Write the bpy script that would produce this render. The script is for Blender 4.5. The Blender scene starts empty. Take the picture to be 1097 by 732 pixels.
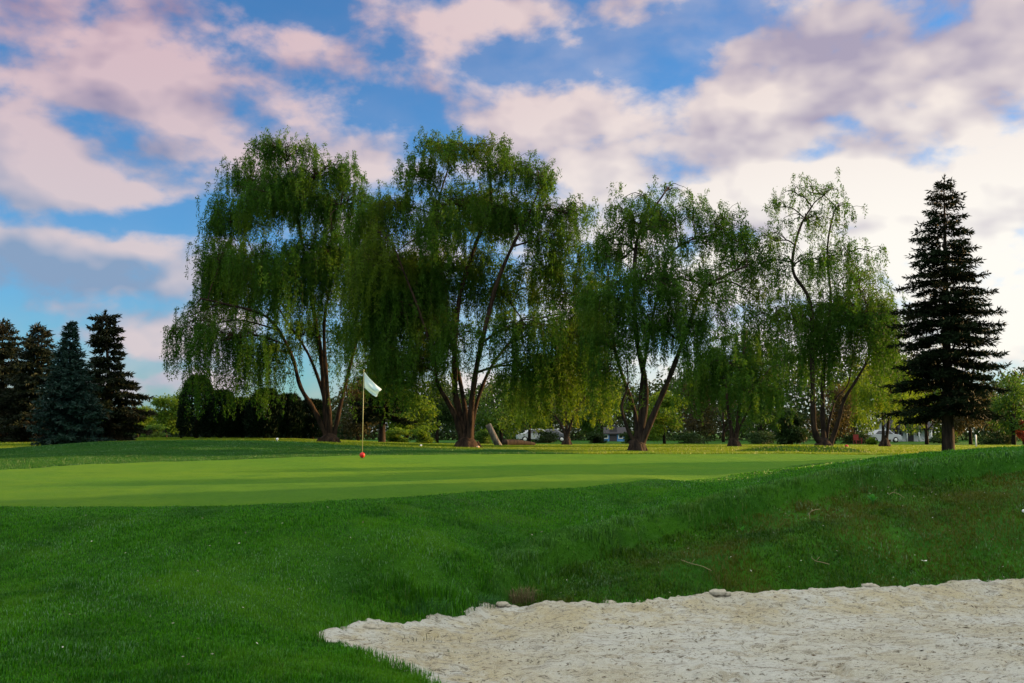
import bpy, math, random
import numpy as np
from mathutils import Vector

random.seed(7)
RNG = np.random.default_rng(7)
S = bpy.context.scene
COL = S.collection
R = math.radians

# ------------------------------------------------------------------ camera
F = 1000.0                       # focal length in photo pixels (1097 wide)
PITCH = math.atan(97.0 / F)      # the horizon lies a little below the middle
ZC = 1.6
cam = bpy.data.cameras.new("camera")
cam.sensor_width = 36.0
cam.lens = 36.0 * F / 1097.0
cam.clip_end = 6000.0
camo = bpy.data.objects.new("camera", cam)
camo.location = (0, 0, ZC)
camo.rotation_euler = (math.pi / 2 + PITCH, 0, 0)
COL.objects.link(camo)
S.camera = camo

# ------------------------------------------------------------------ exposure
S.view_settings.view_transform = 'Standard'
S.view_settings.look = 'None'
S.view_settings.exposure = 1.15
S.view_settings.gamma = 1.0
S.view_settings.use_curve_mapping = False

CT, ST = math.cos(PITCH), math.sin(PITCH)


def ray(px, py):
    xr, yr = (px - 548.5) / F, (366.0 - py) / F
    return np.array([xr, CT - yr * ST, ST + yr * CT])


def at(px, py, d):
    """world point seen at a photo pixel, d metres ahead"""
    v = ray(px, py)
    return np.array([0, 0, ZC]) + v * (d / v[1])


def atz(px, d, zrel):
    q = zrel / d
    yr = (q * CT - ST) / (CT + q * ST)
    return at(px, 366.0 - yr * F, d)


# ------------------------------------------------------------------ sun
SUN_AZ, SUN_EL = R(72.0), R(9.0)       # clockwise from straight ahead
sd = Vector((math.sin(SUN_AZ) * math.cos(SUN_EL), math.cos(SUN_AZ) * math.cos(SUN_EL), math.sin(SUN_EL)))
sun = bpy.data.lights.new("sun", 'SUN')
sun.energy = 5.0
sun.angle = R(0.6)
sun.color = (1.0, 0.62, 0.27)
suno = bpy.data.objects.new("sun", sun)
suno.rotation_euler = sd.to_track_quat('Z', 'Y').to_euler()
suno.location = (60, 10, 30)
COL.objects.link(suno)

# ------------------------------------------------------------------ sky
W = bpy.data.worlds.new("World")
S.world = W
W.use_nodes = True
wt = W.node_tree
for n in list(wt.nodes):
    wt.nodes.remove(n)


class NT:
    def __init__(self, tree):
        self.t = tree

    def n(self, kind, **kw):
        nd = self.t.nodes.new(kind)
        for k, v in kw.items():
            setattr(nd, k, v)
        return nd

    def link(self, a, b):
        self.t.links.new(a, b)

    def put(self, sock, v):
        if isinstance(v, bpy.types.NodeSocket):
            self.t.links.new(v, sock)
        else:
            sock.default_value = v

    def m(self, op, a, b=0.0, c=0.0, clamp=False):
        nd = self.n('ShaderNodeMath', operation=op, use_clamp=clamp)
        self.put(nd.inputs[0], a)
        self.put(nd.inputs[1], b)
        self.put(nd.inputs[2], c)
        return nd.outputs[0]

    def v(self, op, a, b=(0, 0, 0), scale=None):
        nd = self.n('ShaderNodeVectorMath', operation=op)
        self.put(nd.inputs[0], a)
        self.put(nd.inputs[1], b)
        if scale is not None:
            self.put(nd.inputs[3], scale)
        return nd.outputs['Value'] if op in ('DOT_PRODUCT', 'LENGTH') else nd.outputs[0]

    def mix(self, f, a, b, blend='MIX'):
        nd = self.n('ShaderNodeMix', data_type='RGBA', blend_type=blend)
        self.put(nd.inputs[0], f)
        self.put(nd.inputs[6], a)
        self.put(nd.inputs[7], b)
        return nd.outputs[2]

    def smooth(self, x, lo, hi, a=0.0, b=1.0):
        nd = self.n('ShaderNodeMapRange', interpolation_type='SMOOTHSTEP')
        self.put(nd.inputs[0], x)
        nd.inputs[1].default_value = lo
        nd.inputs[2].default_value = hi
        nd.inputs[3].default_value = a
        nd.inputs[4].default_value = b
        return nd.outputs[0]

    def noise(self, vec, scale, detail=4.0, rough=0.55, dist=0.0):
        nd = self.n('ShaderNodeTexNoise')
        self.put(nd.inputs['Vector'], vec)
        nd.inputs['Scale'].default_value = scale
        nd.inputs['Detail'].default_value = detail
        nd.inputs['Roughness'].default_value = rough
        nd.inputs['Distortion'].default_value = dist
        return nd.outputs[0]


def rgb(r, g, b):
    return (r, g, b, 1.0)


w = NT(wt)
gen = w.n('ShaderNodeTexCoord').outputs['Generated']
dirv = w.v('NORMALIZE', gen)
sep = w.n('ShaderNodeSeparateXYZ')
w.link(dirv, sep.inputs[0])
X, Y, Z = sep.outputs
az = w.m('ARCTAN2', X, Y)
el = w.m('ARCSINE', Z)
comb = w.n('ShaderNodeCombineXYZ')
w.link(az, comb.inputs[0])
w.link(el, comb.inputs[1])
ang = comb.outputs[0]
# cloud texture over the dome, flattened towards the horizontal
P = w.v('MULTIPLY', dirv, (1.0, 1.0, 1.6))
warp = w.n('ShaderNodeTexNoise')
w.link(P, warp.inputs['Vector'])
warp.inputs['Scale'].default_value = 5.0
warp.inputs['Detail'].default_value = 3.0
wv = w.v('SCALE', w.v('SUBTRACT', warp.outputs['Color'], (0.5, 0.5, 0.5)), scale=0.045)
P2 = w.v('ADD', P, wv)
n1 = w.noise(P2, 10.0, 7.0, 0.54)
n1s = w.noise(P2, 10.0, 3.2, 0.48)
n1b = w.noise(w.v('ADD', P2, (0.015, 0.0, 0.045)), 10.0, 3.2, 0.48)
n2 = w.noise(P2, 24.0, 4.0, 0.6)
angw = w.v('ADD', ang, w.v('SCALE', w.v('SUBTRACT', warp.outputs['Color'], (0.5, 0.5, 0.5)), scale=0.05))


def angle_of(px, py):
    v = ray(px, py)
    v = v / np.linalg.norm(v)
    return math.atan2(v[0], v[1]), math.asin(v[2])


def blobs(lst, base):
    tot = None
    for (px, py, rx, ry, amp) in lst:
        a, e = angle_of(px, py)
        q = w.v('MULTIPLY', w.v('SUBTRACT', angw, (a, e, 0)), (F / rx * 1.0, F / ry * 1.0, 0))
        g = w.m('POWER', 2.718, w.m('MULTIPLY', w.v('DOT_PRODUCT', q, q), -1.0))
        tot = w.m('MULTIPLY_ADD', g, amp, base if tot is None else tot)
    return tot


# where cloud banks and blue openings stand in this sky
CLOUDS = [
    (60, 60, 150, 60, .75), (190, 95, 90, 30, .45), (230, 20, 110, 30, .55), (360, 72, 85, 24, .75), (480, 22, 60, 22, .3), (570, 15, 110, 24, .75),
    (90, 175, 170, 36, .95), (290, 152, 100, 24, .9), (130, 215, 90, 20, .5), (405, 180, 50, 26, .6), (90, 262, 170, 16, .65),
    (60, 292, 180, 30, 1.0), (110, 350, 150, 26, .6), (500, 135, 60, 30, .5), (640, 140, 160, 44, .85), (810, 125, 150, 50, .8), (760, 60, 90, 30, .3),
    (1000, 60, 170, 60, .7), (900, 200, 230, 70, .62), (1080, 170, 120, 90, .6), (1000, 320, 240, 90, .7), (640, 190, 90, 22, .5),
    (680, 250, 160, 40, .5), (860, 30, 80, 24, .45),
    (268, 60, 50, 26, -.75), (330, 30, 50, 18, -.4), (130, 135, 90, 13, -.6), (420, 125, 60, 20, -.7), (560, 75, 130, 20, -.7), (700, 45, 70, 22, -.6), (790, 18, 40, 18, -.4),
    (75, 236, 90, 12, -.65), (215, 175, 40, 14, -.3), (205, 235, 60, 14, -.35), (600, 207, 60, 10, -.35), (915, 125, 50, 12, -.45), (1030, 165, 50, 10, -.4),
    (850, 168, 34, 8, -.25), (160, 322, 130, 9, -.45), (60, 340, 100, 6, -.3), (150, 384, 120, 10, -.4), (430, 205, 80, 14, -.3),
]
SHADES = [
    (60, 40, 150, 40, -.05), (1000, 70, 150, 45, .45), (870, 20, 130, 35, .5), (690, 182, 130, 20, .3), (70, 295, 170, 28, .75), (50, 225, 70, 20, .2), (80, 335, 160, 20, .2),
    (850, 260, 260, 90, -.28), (1050, 350, 200, 110, -.35), (640, 120, 120, 30, -.25), (90, 200, 130, 26, -.2), (330, 145, 60, 20, -.3), (100, 254, 150, 9, -.35),
]
dens = blobs([(a, b, c, d, e * .78) for (a, b, c, d, e) in CLOUDS], 0.20)
dens = w.m('MULTIPLY_ADD', w.m('SUBTRACT', n1, 0.5), 3.6, dens)
dens = w.m('MULTIPLY_ADD', w.m('SUBTRACT', n2, 0.5), 0.35, dens)
alpha = w.smooth(dens, 0.0, 0.80)
veil = w.m('MULTIPLY_ADD', w.smooth(az, -0.25, 0.35), .34, w.smooth(el, .06, .22, .45, .05))
alpha = w.m('MAXIMUM', alpha, w.m('MULTIPLY', veil, w.smooth(n1, .25, .6)))
shade = blobs(SHADES, 0.30)
shade = w.m('MULTIPLY_ADD', w.m('SUBTRACT', n1b, n1s), 3.0, shade)
shade = w.m('MULTIPLY_ADD', w.m('SUBTRACT', n2, 0.5), -0.15, shade, clamp=True)
right = w.smooth(az, -0.45, 0.42)
high = w.smooth(el, 0.16, 0.42)
lit_lo = w.mix(right, rgb(5.2, 4.5, 4.7), rgb(7.9, 7.5, 6.8))
lit_hi = w.mix(right, rgb(5.2, 3.75, 4.1), rgb(6.6, 5.6, 5.2))
lit = w.mix(high, lit_lo, lit_hi)
drk = w.mix(right, w.mix(high, rgb(1.9, 2.7, 4.0), rgb(2.1, 1.5, 2.5)), rgb(3.2, 2.8, 3.6))
cloud = w.mix(shade, lit, drk)
# unseen sky overhead and behind is brightened to light the foreground
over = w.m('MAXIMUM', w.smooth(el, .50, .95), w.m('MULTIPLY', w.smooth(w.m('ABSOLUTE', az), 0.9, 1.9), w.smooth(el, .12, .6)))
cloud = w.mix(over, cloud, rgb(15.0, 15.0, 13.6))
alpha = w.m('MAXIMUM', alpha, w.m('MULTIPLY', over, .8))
sky = w.n('ShaderNodeTexSky', sky_type='NISHITA')
sky.sun_disc = False
sky.sun_elevation = SUN_EL
sky.sun_rotation = SUN_AZ
sky.air_density = 1.0
sky.dust_density = 0.6
sky.ozone_density = 2.0
blue = w.mix(1.0, sky.outputs[0], rgb(.66, 1.25, 1.85), 'MULTIPLY')
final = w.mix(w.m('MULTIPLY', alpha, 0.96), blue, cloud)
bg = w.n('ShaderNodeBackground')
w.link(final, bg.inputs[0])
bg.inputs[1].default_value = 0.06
wo = w.n('ShaderNodeOutputWorld')
w.link(bg.outputs[0], wo.inputs[0])
W.cycles.sampling_method = 'MANUAL'
W.cycles.sample_map_resolution = 512


# ================================================================== helpers
def tag(o, label=None, cat=None, group=None, kind=None):
    if label:
        o['label'] = label
    if cat:
        o['category'] = cat
    if group:
        o['group'] = group
    if kind:
        o['kind'] = kind
    return o


def empty(name, loc, rz=0.0):
    o = bpy.data.objects.new(name, None)
    o.empty_display_size = 0.3
    o.location = tuple(float(c) for c in loc)
    o.rotation_euler = (0, 0, rz)
    COL.objects.link(o)
    return o


def mesh_np(name, V, loops, sizes, mat, parent=None, smooth=False, tint=None, origin=None, uvw=None):
    """V (n,3); loops flat index array; sizes = vertices per face"""
    V = np.asarray(V, np.float32)
    if origin is not None:
        V = V - np.asarray(origin, np.float32)
    me = bpy.data.meshes.new(name)
    me.vertices.add(len(V))
    me.vertices.foreach_set('co', V.ravel())
    loops = np.asarray(loops, np.int32).ravel()
    sizes = np.asarray(sizes, np.int32)
    me.loops.add(len(loops))
    me.loops.foreach_set('vertex_index', loops)
    me.polygons.add(len(sizes))
    st = np.zeros(len(sizes), np.int32)
    st[1:] = np.cumsum(sizes)[:-1]
    me.polygons.foreach_set('loop_start', st)
    me.polygons.foreach_set('use_smooth', np.full(len(sizes), bool(smooth)))
    if tint is not None:
        a = me.attributes.new('tint', 'FLOAT', 'FACE')
        a.data.foreach_set('value', np.asarray(tint, np.float32))
    if uvw is not None:
        a = me.attributes.new('along', 'FLOAT', 'POINT')
        a.data.foreach_set('value', np.asarray(uvw, np.float32))
    me.update(calc_edges=True)
    me.materials.append(mat)
    o = bpy.data.objects.new(name, me)
    COL.objects.link(o)
    if parent is not None:
        o.parent = parent
    elif origin is not None:
        o.location = tuple(float(c) for c in origin)
    return o


class MB:
    """collects primitives, builds ONE mesh object"""

    def __init__(self):
        self.v, self.f, self.n = [], [], 0

    def add(self, V, faces):
        V = np.asarray(V, float)
        self.v.append(V)
        self.f += [tuple(i + self.n for i in f) for f in faces]
        self.n += len(V)

    def tube(self, pts, rad, sides=8, cap=True):
        pts = np.asarray(pts, float)
        m = len(pts)
        rad = np.broadcast_to(np.asarray(rad, float), (m,)) if np.ndim(rad) == 0 else np.asarray(rad, float)
        T = np.gradient(pts, axis=0)
        T /= np.linalg.norm(T, axis=1)[:, None] + 1e-9
        ref = np.array([0.31, 0.95, 0.05]) if abs(T[:, 2]).mean() > .6 else np.array([0, 0, 1.0])
        A = np.cross(T, ref)
        A /= np.linalg.norm(A, axis=1)[:, None] + 1e-9
        B = np.cross(T, A)
        an = np.arange(sides) * 2 * math.pi / sides
        ring = A[:, None, :] * np.cos(an)[None, :, None] + B[:, None, :] * np.sin(an)[None, :, None]
        V = pts[:, None, :] + ring * rad[:, None, None]
        fs = []
        for i in range(m - 1):
            for k in range(sides):
                a, b = i * sides + k, i * sides + (k + 1) % sides
                fs.append((a, a + sides, b + sides, b))
        if cap:
            fs.append(tuple(range(sides)))
            fs.append(tuple(reversed(range((m - 1) * sides, m * sides))))
        self.add(V.reshape(-1, 3), fs)

    def box(self, c, s, rz=0.0):
        c = np.asarray(c, float)
        sx, sy, sz = [k / 2 for k in s]
        V = np.array([[x, y, z] for z in (-sz, sz) for (x, y) in ((-sx, -sy), (sx, -sy), (sx, sy), (-sx, sy))])
        ca, sa = math.cos(rz), math.sin(rz)
        V = np.stack([V[:, 0] * ca - V[:, 1] * sa, V[:, 0] * sa + V[:, 1] * ca, V[:, 2]], 1) + c
        self.add(V, [(3, 2, 1, 0), (4, 5, 6, 7), (0, 1, 5, 4), (1, 2, 6, 5), (2, 3, 7, 6), (3, 0, 4, 7)])

    def ball(self, c, r, nu=12, nv=8, squash=(1, 1, 1), jitter=0.0, rng=None):
        V, fs = [], []
        for j in range(nv + 1):
            th = math.pi * j / nv
            for i in range(nu):
                ph = 2 * math.pi * i / nu
                k = 1.0 + (rng.uniform(-jitter, jitter) if rng is not None and 0 < j < nv else 0.0)
                V.append([c[0] + r * k * squash[0] * math.sin(th) * math.cos(ph), c[1] + r * k * squash[1] * math.sin(th) * math.sin(ph),
                          c[2] + r * k * squash[2] * math.cos(th)])
        for j in range(nv):
            for i in range(nu):
                a, b = j * nu + i, j * nu + (i + 1) % nu
                fs.append((a, a + nu, b + nu, b))
        self.add(V, fs)

    def build(self, name, mat, parent=None, origin=None, smooth=True):
        V = np.concatenate(self.v)
        loops = np.concatenate([np.array(f) for f in self.f])
        sizes = [len(f) for f in self.f]
        return mesh_np(name, V, loops, sizes, mat, parent, smooth, origin=origin)


def leaf_cards(P, D, L, Wd, rng, face=None):
    """diamond leaves: base P, unit direction D, length L, width Wd"""
    n = len(P)
    if face is None:
        face = rng.normal(size=(n, 3))
    side = np.cross(D, face)
    side /= np.linalg.norm(side, axis=1)[:, None] + 1e-9
    mid = P + D * (L * 0.45)[:, None]
    V = np.empty((n, 4, 3), np.float32)
    V[:, 0] = P
    V[:, 1] = mid + side * (Wd * .5)[:, None]
    V[:, 2] = P + D * L[:, None]
    V[:, 3] = mid - side * (Wd * .5)[:, None]
    return V.reshape(-1, 3)


def leaves_obj(name, V, mat, parent, origin, tint):
    n = len(V) // 4
    return mesh_np(name, V, np.arange(n * 4), np.full(n, 4), mat, parent, False, tint=tint, origin=origin)


# ---------------------------------------------------------------- numpy noise
_PT = np.random.default_rng(3).random((256, 256)).astype(np.float32)


def vnoise(x, y):
    xi, yi = np.floor(x).astype(int), np.floor(y).astype(int)
    fx, fy = x - xi, y - yi
    fx, fy = fx * fx * (3 - 2 * fx), fy * fy * (3 - 2 * fy)
    g = lambda a, b: _PT[a & 255, b & 255]
    return (g(xi, yi) * (1 - fx) + g(xi + 1, yi) * fx) * (1 - fy) + (g(xi, yi + 1) * (1 - fx) + g(xi + 1, yi + 1) * fx) * fy


def fbm(x, y, o=4, s=0.0):
    t, a = 0.0, 1.0
    n = 0.0
    for k in range(o):
        t = t + a * vnoise(x * 2 ** k + 17.3 * k + s, y * 2 ** k - 9.1 * k + s * 1.7)
        n += a
        a *= .5
    return t / n


def sstep(x, a, b):
    t = np.clip((x - a) / (b - a), 0, 1)
    return t * t * (3 - 2 * t)


def seg_dist(x, y, poly, closed=True):
    d = np.full(x.shape, 1e9)
    n = len(poly)
    for i in range(n if closed else n - 1):
        a, b = poly[i], poly[(i + 1) % n]
        ab = b - a
        t = np.clip(((x - a[0]) * ab[0] + (y - a[1]) * ab[1]) / (ab @ ab + 1e-12), 0, 1)
        d = np.minimum(d, (x - a[0] - t * ab[0]) ** 2 + (y - a[1] - t * ab[1]) ** 2)
    return np.sqrt(d)


def inside(x, y, poly):
    c = np.zeros(x.shape, bool)
    n = len(poly)
    for i in range(n):
        a, b = poly[i], poly[(i + 1) % n]
        if a[1] == b[1]:
            continue
        k = ((a[1] > y) != (b[1] > y)) & (x < (b[0] - a[0]) * (y - a[1]) / (b[1] - a[1]) + a[0])
        c ^= k
    return c


def sdf(x, y, poly):
    """positive inside"""
    d = seg_dist(x, y, poly)
    return np.where(inside(x, y, poly), d, -d)


def catmull(pts, k=6, closed=True):
    pts = np.asarray(pts, float)
    n = len(pts)
    out = []
    for i in range(n if closed else n - 1):
        p0, p1, p2, p3 = (pts[(i + j) % n] if closed else pts[min(max(i + j, 0), n - 1)] for j in (-1, 0, 1, 2))
        for t in np.arange(k) / k:
            out.append(.5 * ((2 * p1) + (-p0 + p2) * t + (2 * p0 - 5 * p1 + 4 * p2 - p3) * t * t + (-p0 + 3 * p1 - 3 * p2 + p3) * t ** 3))
    if not closed:
        out.append(pts[-1])
    return np.array(out)


# ================================================================== materials
def new_mat(name):
    m = bpy.data.materials.new(name)
    m.use_nodes = True
    t = m.node_tree
    for n in list(t.nodes):
        t.nodes.remove(n)
    k = NT(t)
    out = k.n('ShaderNodeOutputMaterial')
    return m, k, out


def leaf_mat(name, c0, c1, c2=None, transl=0.4, patch=0.35, spec=0.15):
    """leaf colours c0..c1 by leaf, c2 by patches of the crown"""
    m, k, out = new_mat(name)
    at_ = k.n('ShaderNodeAttribute', attribute_name='tint').outputs['Fac']
    c = k.mix(at_, rgb(*c0), rgb(*c1))
    if c2 is not None:
        pos = k.n('ShaderNodeTexCoord').outputs['Object']
        nz = k.smooth(k.noise(pos, patch, 3.0), 0.5, 0.66)
        c = k.mix(k.m('MULTIPLY', nz, .7), c, rgb(*c2))
    p = k.n('ShaderNodeBsdfPrincipled')
    k.link(c, p.inputs['Base Color'])
    p.inputs['Roughness'].default_value = .6
    p.inputs['Specular IOR Level'].default_value = spec
    tr = k.n('ShaderNodeBsdfTranslucent')
    k.link(k.mix(1.0, c, rgb(1.5, 1.35, .7), 'MULTIPLY'), tr.inputs[0])
    mx = k.n('ShaderNodeMixShader')
    mx.inputs[0].default_value = transl
    k.link(p.outputs[0], mx.inputs[1])
    k.link(tr.outputs[0], mx.inputs[2])
    k.link(mx.outputs[0], out.inputs[0])
    return m


def bark_mat(name, c0, c1, scale=6.0):
    m, k, out = new_mat(name)
    pos = k.n('ShaderNodeTexCoord').outputs['Object']
    st = k.v('MULTIPLY', pos, (1, 1, .22))
    nz = k.noise(st, scale, 6.0, .65)
    c = k.mix(k.smooth(nz, .35, .65), rgb(*c0), rgb(*c1))
    p = k.n('ShaderNodeBsdfPrincipled')
    k.link(c, p.inputs['Base Color'])
    p.inputs['Roughness'].default_value = .9
    p.inputs['Specular IOR Level'].default_value = .1
    b = k.n('ShaderNodeBump')
    b.inputs['Strength'].default_value = .8
    b.inputs['Distance'].default_value = .05
    k.link(nz, b.inputs['Height'])
    k.link(b.outputs[0], p.inputs['Normal'])
    k.link(p.outputs[0], out.inputs[0])
    return m


def plain_mat(name, c, rough=.6, var=.15, scale=8.0, spec=.3, metal=0.0):
    m, k, out = new_mat(name)
    pos = k.n('ShaderNodeTexCoord').outputs['Object']
    nz = k.noise(pos, scale, 4.0)
    col = k.mix(nz, rgb(*[x * (1 - var) for x in c]), rgb(*[min(1, x * (1 + var)) for x in c]))
    p = k.n('ShaderNodeBsdfPrincipled')
    k.link(col, p.inputs['Base Color'])
    p.inputs['Roughness'].default_value = rough
    p.inputs['Specular IOR Level'].default_value = spec
    p.inputs['Metallic'].default_value = metal
    k.link(p.outputs[0], out.inputs[0])
    return m


def turf_mat(name, layers, bump=.6, bscale=40.0, dist=.03):
    """layers: base colour then (colour, noise scale, lo, hi, amount)"""
    m, k, out = new_mat(name)
    pos = k.n('ShaderNodeNewGeometry').outputs['Position']
    c = rgb(*layers[0])
    for (cc, sc, lo, hi, am) in layers[1:]:
        f = k.m('MULTIPLY', k.smooth(k.noise(pos, sc, 5.0, .6), lo, hi), am)
        c = k.mix(f, c, rgb(*cc))
    p = k.n('ShaderNodeBsdfPrincipled')
    k.put(p.inputs['Base Color'], c)
    p.inputs['Roughness'].default_value = .85
    p.inputs['Specular IOR Level'].default_value = .1
    b = k.n('ShaderNodeBump')
    b.inputs['Strength'].default_value = bump
    b.inputs['Distance'].default_value = dist
    k.link(k.noise(pos, bscale, 5.0, .7), b.inputs['Height'])
    k.link(b.outputs[0], p.inputs['Normal'])
    k.link(p.outputs[0], out.inputs[0])
    return m


def blade_mat(name, c0, c1, c2, c3, transl=.35, lo3=.50, worn=0.0):
    """grass blades: c0..c1 by blade, c2 and c3 by patches of the lawn"""
    m, k, out = new_mat(name)
    at_ = k.n('ShaderNodeAttribute', attribute_name='tint').outputs['Fac']
    pos = k.n('ShaderNodeNewGeometry').outputs['Position']
    c = k.mix(at_, rgb(*c0), rgb(*c1))
    c = k.mix(k.m('MULTIPLY', k.smooth(k.noise(pos, 1.1, 4.0, .6), .48, .68), .6), c, rgb(*c2))
    nz3 = k.noise(k.v('ADD', pos, (31, 7, 3)), .7, 5.0, .6)
    if worn:                    # drier, thinner grass towards the high end of the bank
        sp = k.n('ShaderNodeSeparateXYZ')
        k.link(pos, sp.inputs[0])
        nz3 = k.m('ADD', nz3, k.smooth(sp.outputs[0], 2.0, 6.0, 0.0, worn))
    c = k.mix(k.m('MULTIPLY', k.smooth(nz3, lo3, lo3 + .17), .75), c, rgb(*c3))
    c = k.mix(k.m('MULTIPLY', k.smooth(at_, .975, .985), .5), c, rgb(.16, .15, .06))
    # pale blades in patches: dew, and sky sheen put into the colour
    dew_sheen = k.m('MULTIPLY', k.smooth(k.m('FRACT', k.m('MULTIPLY', at_, 37.0)), .90, .93), k.smooth(k.noise(k.v('ADD', pos, (5, 41, 9)), .8, 4.0, .6), .44, .62))
    c = k.mix(k.m('MULTIPLY', dew_sheen, .75), c, rgb(.22, .38, .22))
    p = k.n('ShaderNodeBsdfPrincipled')
    k.link(c, p.inputs['Base Color'])
    p.inputs['Roughness'].default_value = .42
    p.inputs['Specular IOR Level'].default_value = .25
    tr = k.n('ShaderNodeBsdfTranslucent')
    k.link(k.mix(1.0, c, rgb(1.4, 1.3, .7), 'MULTIPLY'), tr.inputs[0])
    mx = k.n('ShaderNodeMixShader')
    mx.inputs[0].default_value = transl
    k.link(p.outputs[0], mx.inputs[1])
    k.link(tr.outputs[0], mx.inputs[2])
    k.link(mx.outputs[0], out.inputs[0])
    return m


M_SOIL = turf_mat('turf', [(.016, .075, .002), ((.036, .125, .004), 1.2, .4, .65, .8), ((.035, .055, .012), .5, .55, .72, .5), ((.045, .13, .02), 14.0, .5, .7, .5)], .8, 60.0, .03)
M_GREEN = turf_mat('green', [(.080, .195, .009), ((.125, .23, .008), .35, .4, .65, .7), ((.055, .155, .007), 2.2, .45, .7, .5), ((.05, .15, .006), 9.0, .5, .7, .45), ((.15, .26, .014), 26.0, .5, .7, .45), ((.045, .13, .005), 45.0, .52, .7, .5)], 1.0, 120.0, .03)
M_BLADE = blade_mat('blades', (.006, .060, .001), (.075, .290, .004), (.006, .050, .001), (.09, .25, .006))
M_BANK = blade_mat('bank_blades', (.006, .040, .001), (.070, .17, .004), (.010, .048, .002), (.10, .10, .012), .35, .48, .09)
M_MOUND = blade_mat('mound_blades', (.018, .085, .010), (.045, .15, .016), (.015, .075, .010), (.05, .15, .015), .35, .6)  # darker, bluer green carries the mound's shade in the blade colour
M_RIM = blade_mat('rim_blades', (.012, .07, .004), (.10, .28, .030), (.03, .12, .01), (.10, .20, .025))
M_FAIR = blade_mat('fairway_blades', (.09, .17, .004), (.14, .22, .007), (.06, .15, .005), (.18, .24, .010), .45)  # yellow lifted so the blade colour carries low sunlight


def sand_mat():
    m, k, out = new_mat('sand')
    pos = k.n('ShaderNodeNewGeometry').outputs['Position']
    c = k.mix(k.smooth(k.noise(pos, .9, 5.0, .6), .4, .65), rgb(.435, .43, .38), rgb(.37, .34, .25))
    # coarser yellow sand washed down along the foot of the bank
    al = k.n('ShaderNodeAttribute', attribute_name='along').outputs['Fac']
    al = k.m('MULTIPLY_ADD', k.m('SUBTRACT', k.noise(pos, 1.6, 5.0, .65), .5), 1.3, al)
    band = k.m('MULTIPLY', k.smooth(al, .0, .3), k.smooth(al, .6, 1.2, 1.0, 0.0))
    band = k.m('MULTIPLY', band, k.smooth(k.noise(pos, 3.2, 6.0, .7), .36, .6))
    c = k.mix(k.m('MULTIPLY', band, .75), c, rgb(.36, .30, .16))
    c = k.mix(k.m('MULTIPLY', k.smooth(k.noise(k.v('MULTIPLY', pos, (1, 2.2, 1)), 5.0, 5.0, .7), .50, .66), .65), c, rgb(.25, .21, .13))  # dark streaks and flecks: debris, plus shading of the lumps put into colour
    c = k.mix(k.m('MULTIPLY', k.smooth(k.noise(k.v('MULTIPLY', pos, (.45, 2.6, 1)), 8.0, 4.0, .7), .55, .64), .65), c, rgb(.17, .15, .11))
    c = k.mix(k.m('MULTIPLY', k.smooth(k.noise(k.v('MULTIPLY', pos, (1, 2.0, 1)), 24.0, 3.0, .65), .56, .64), .85), c, rgb(.09, .075, .05))
    c = k.mix(k.m('MULTIPLY', k.smooth(k.noise(pos, 160.0, 2.0), .45, .7), .35), c, rgb(.75, .72, .64))
    p = k.n('ShaderNodeBsdfPrincipled')
    k.link(c, p.inputs['Base Color'])
    p.inputs['Roughness'].default_value = .95
    p.inputs['Specular IOR Level'].default_value = .1
    b = k.n('ShaderNodeBump')
    b.inputs['Strength'].default_value = .9
    b.inputs['Distance'].default_value = .012
    k.link(k.noise(pos, 90.0, 4.0, .7), b.inputs['Height'])
    k.link(b.outputs[0], p.inputs['Normal'])
    k.link(p.outputs[0], out.inputs[0])
    return m


M_SAND = sand_mat()
M_BARK = bark_mat('willow_bark', (.014, .010, .008), (.058, .036, .023))
M_BARK_D = bark_mat('dark_bark', (.016, .012, .010), (.055, .038, .027))

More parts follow.
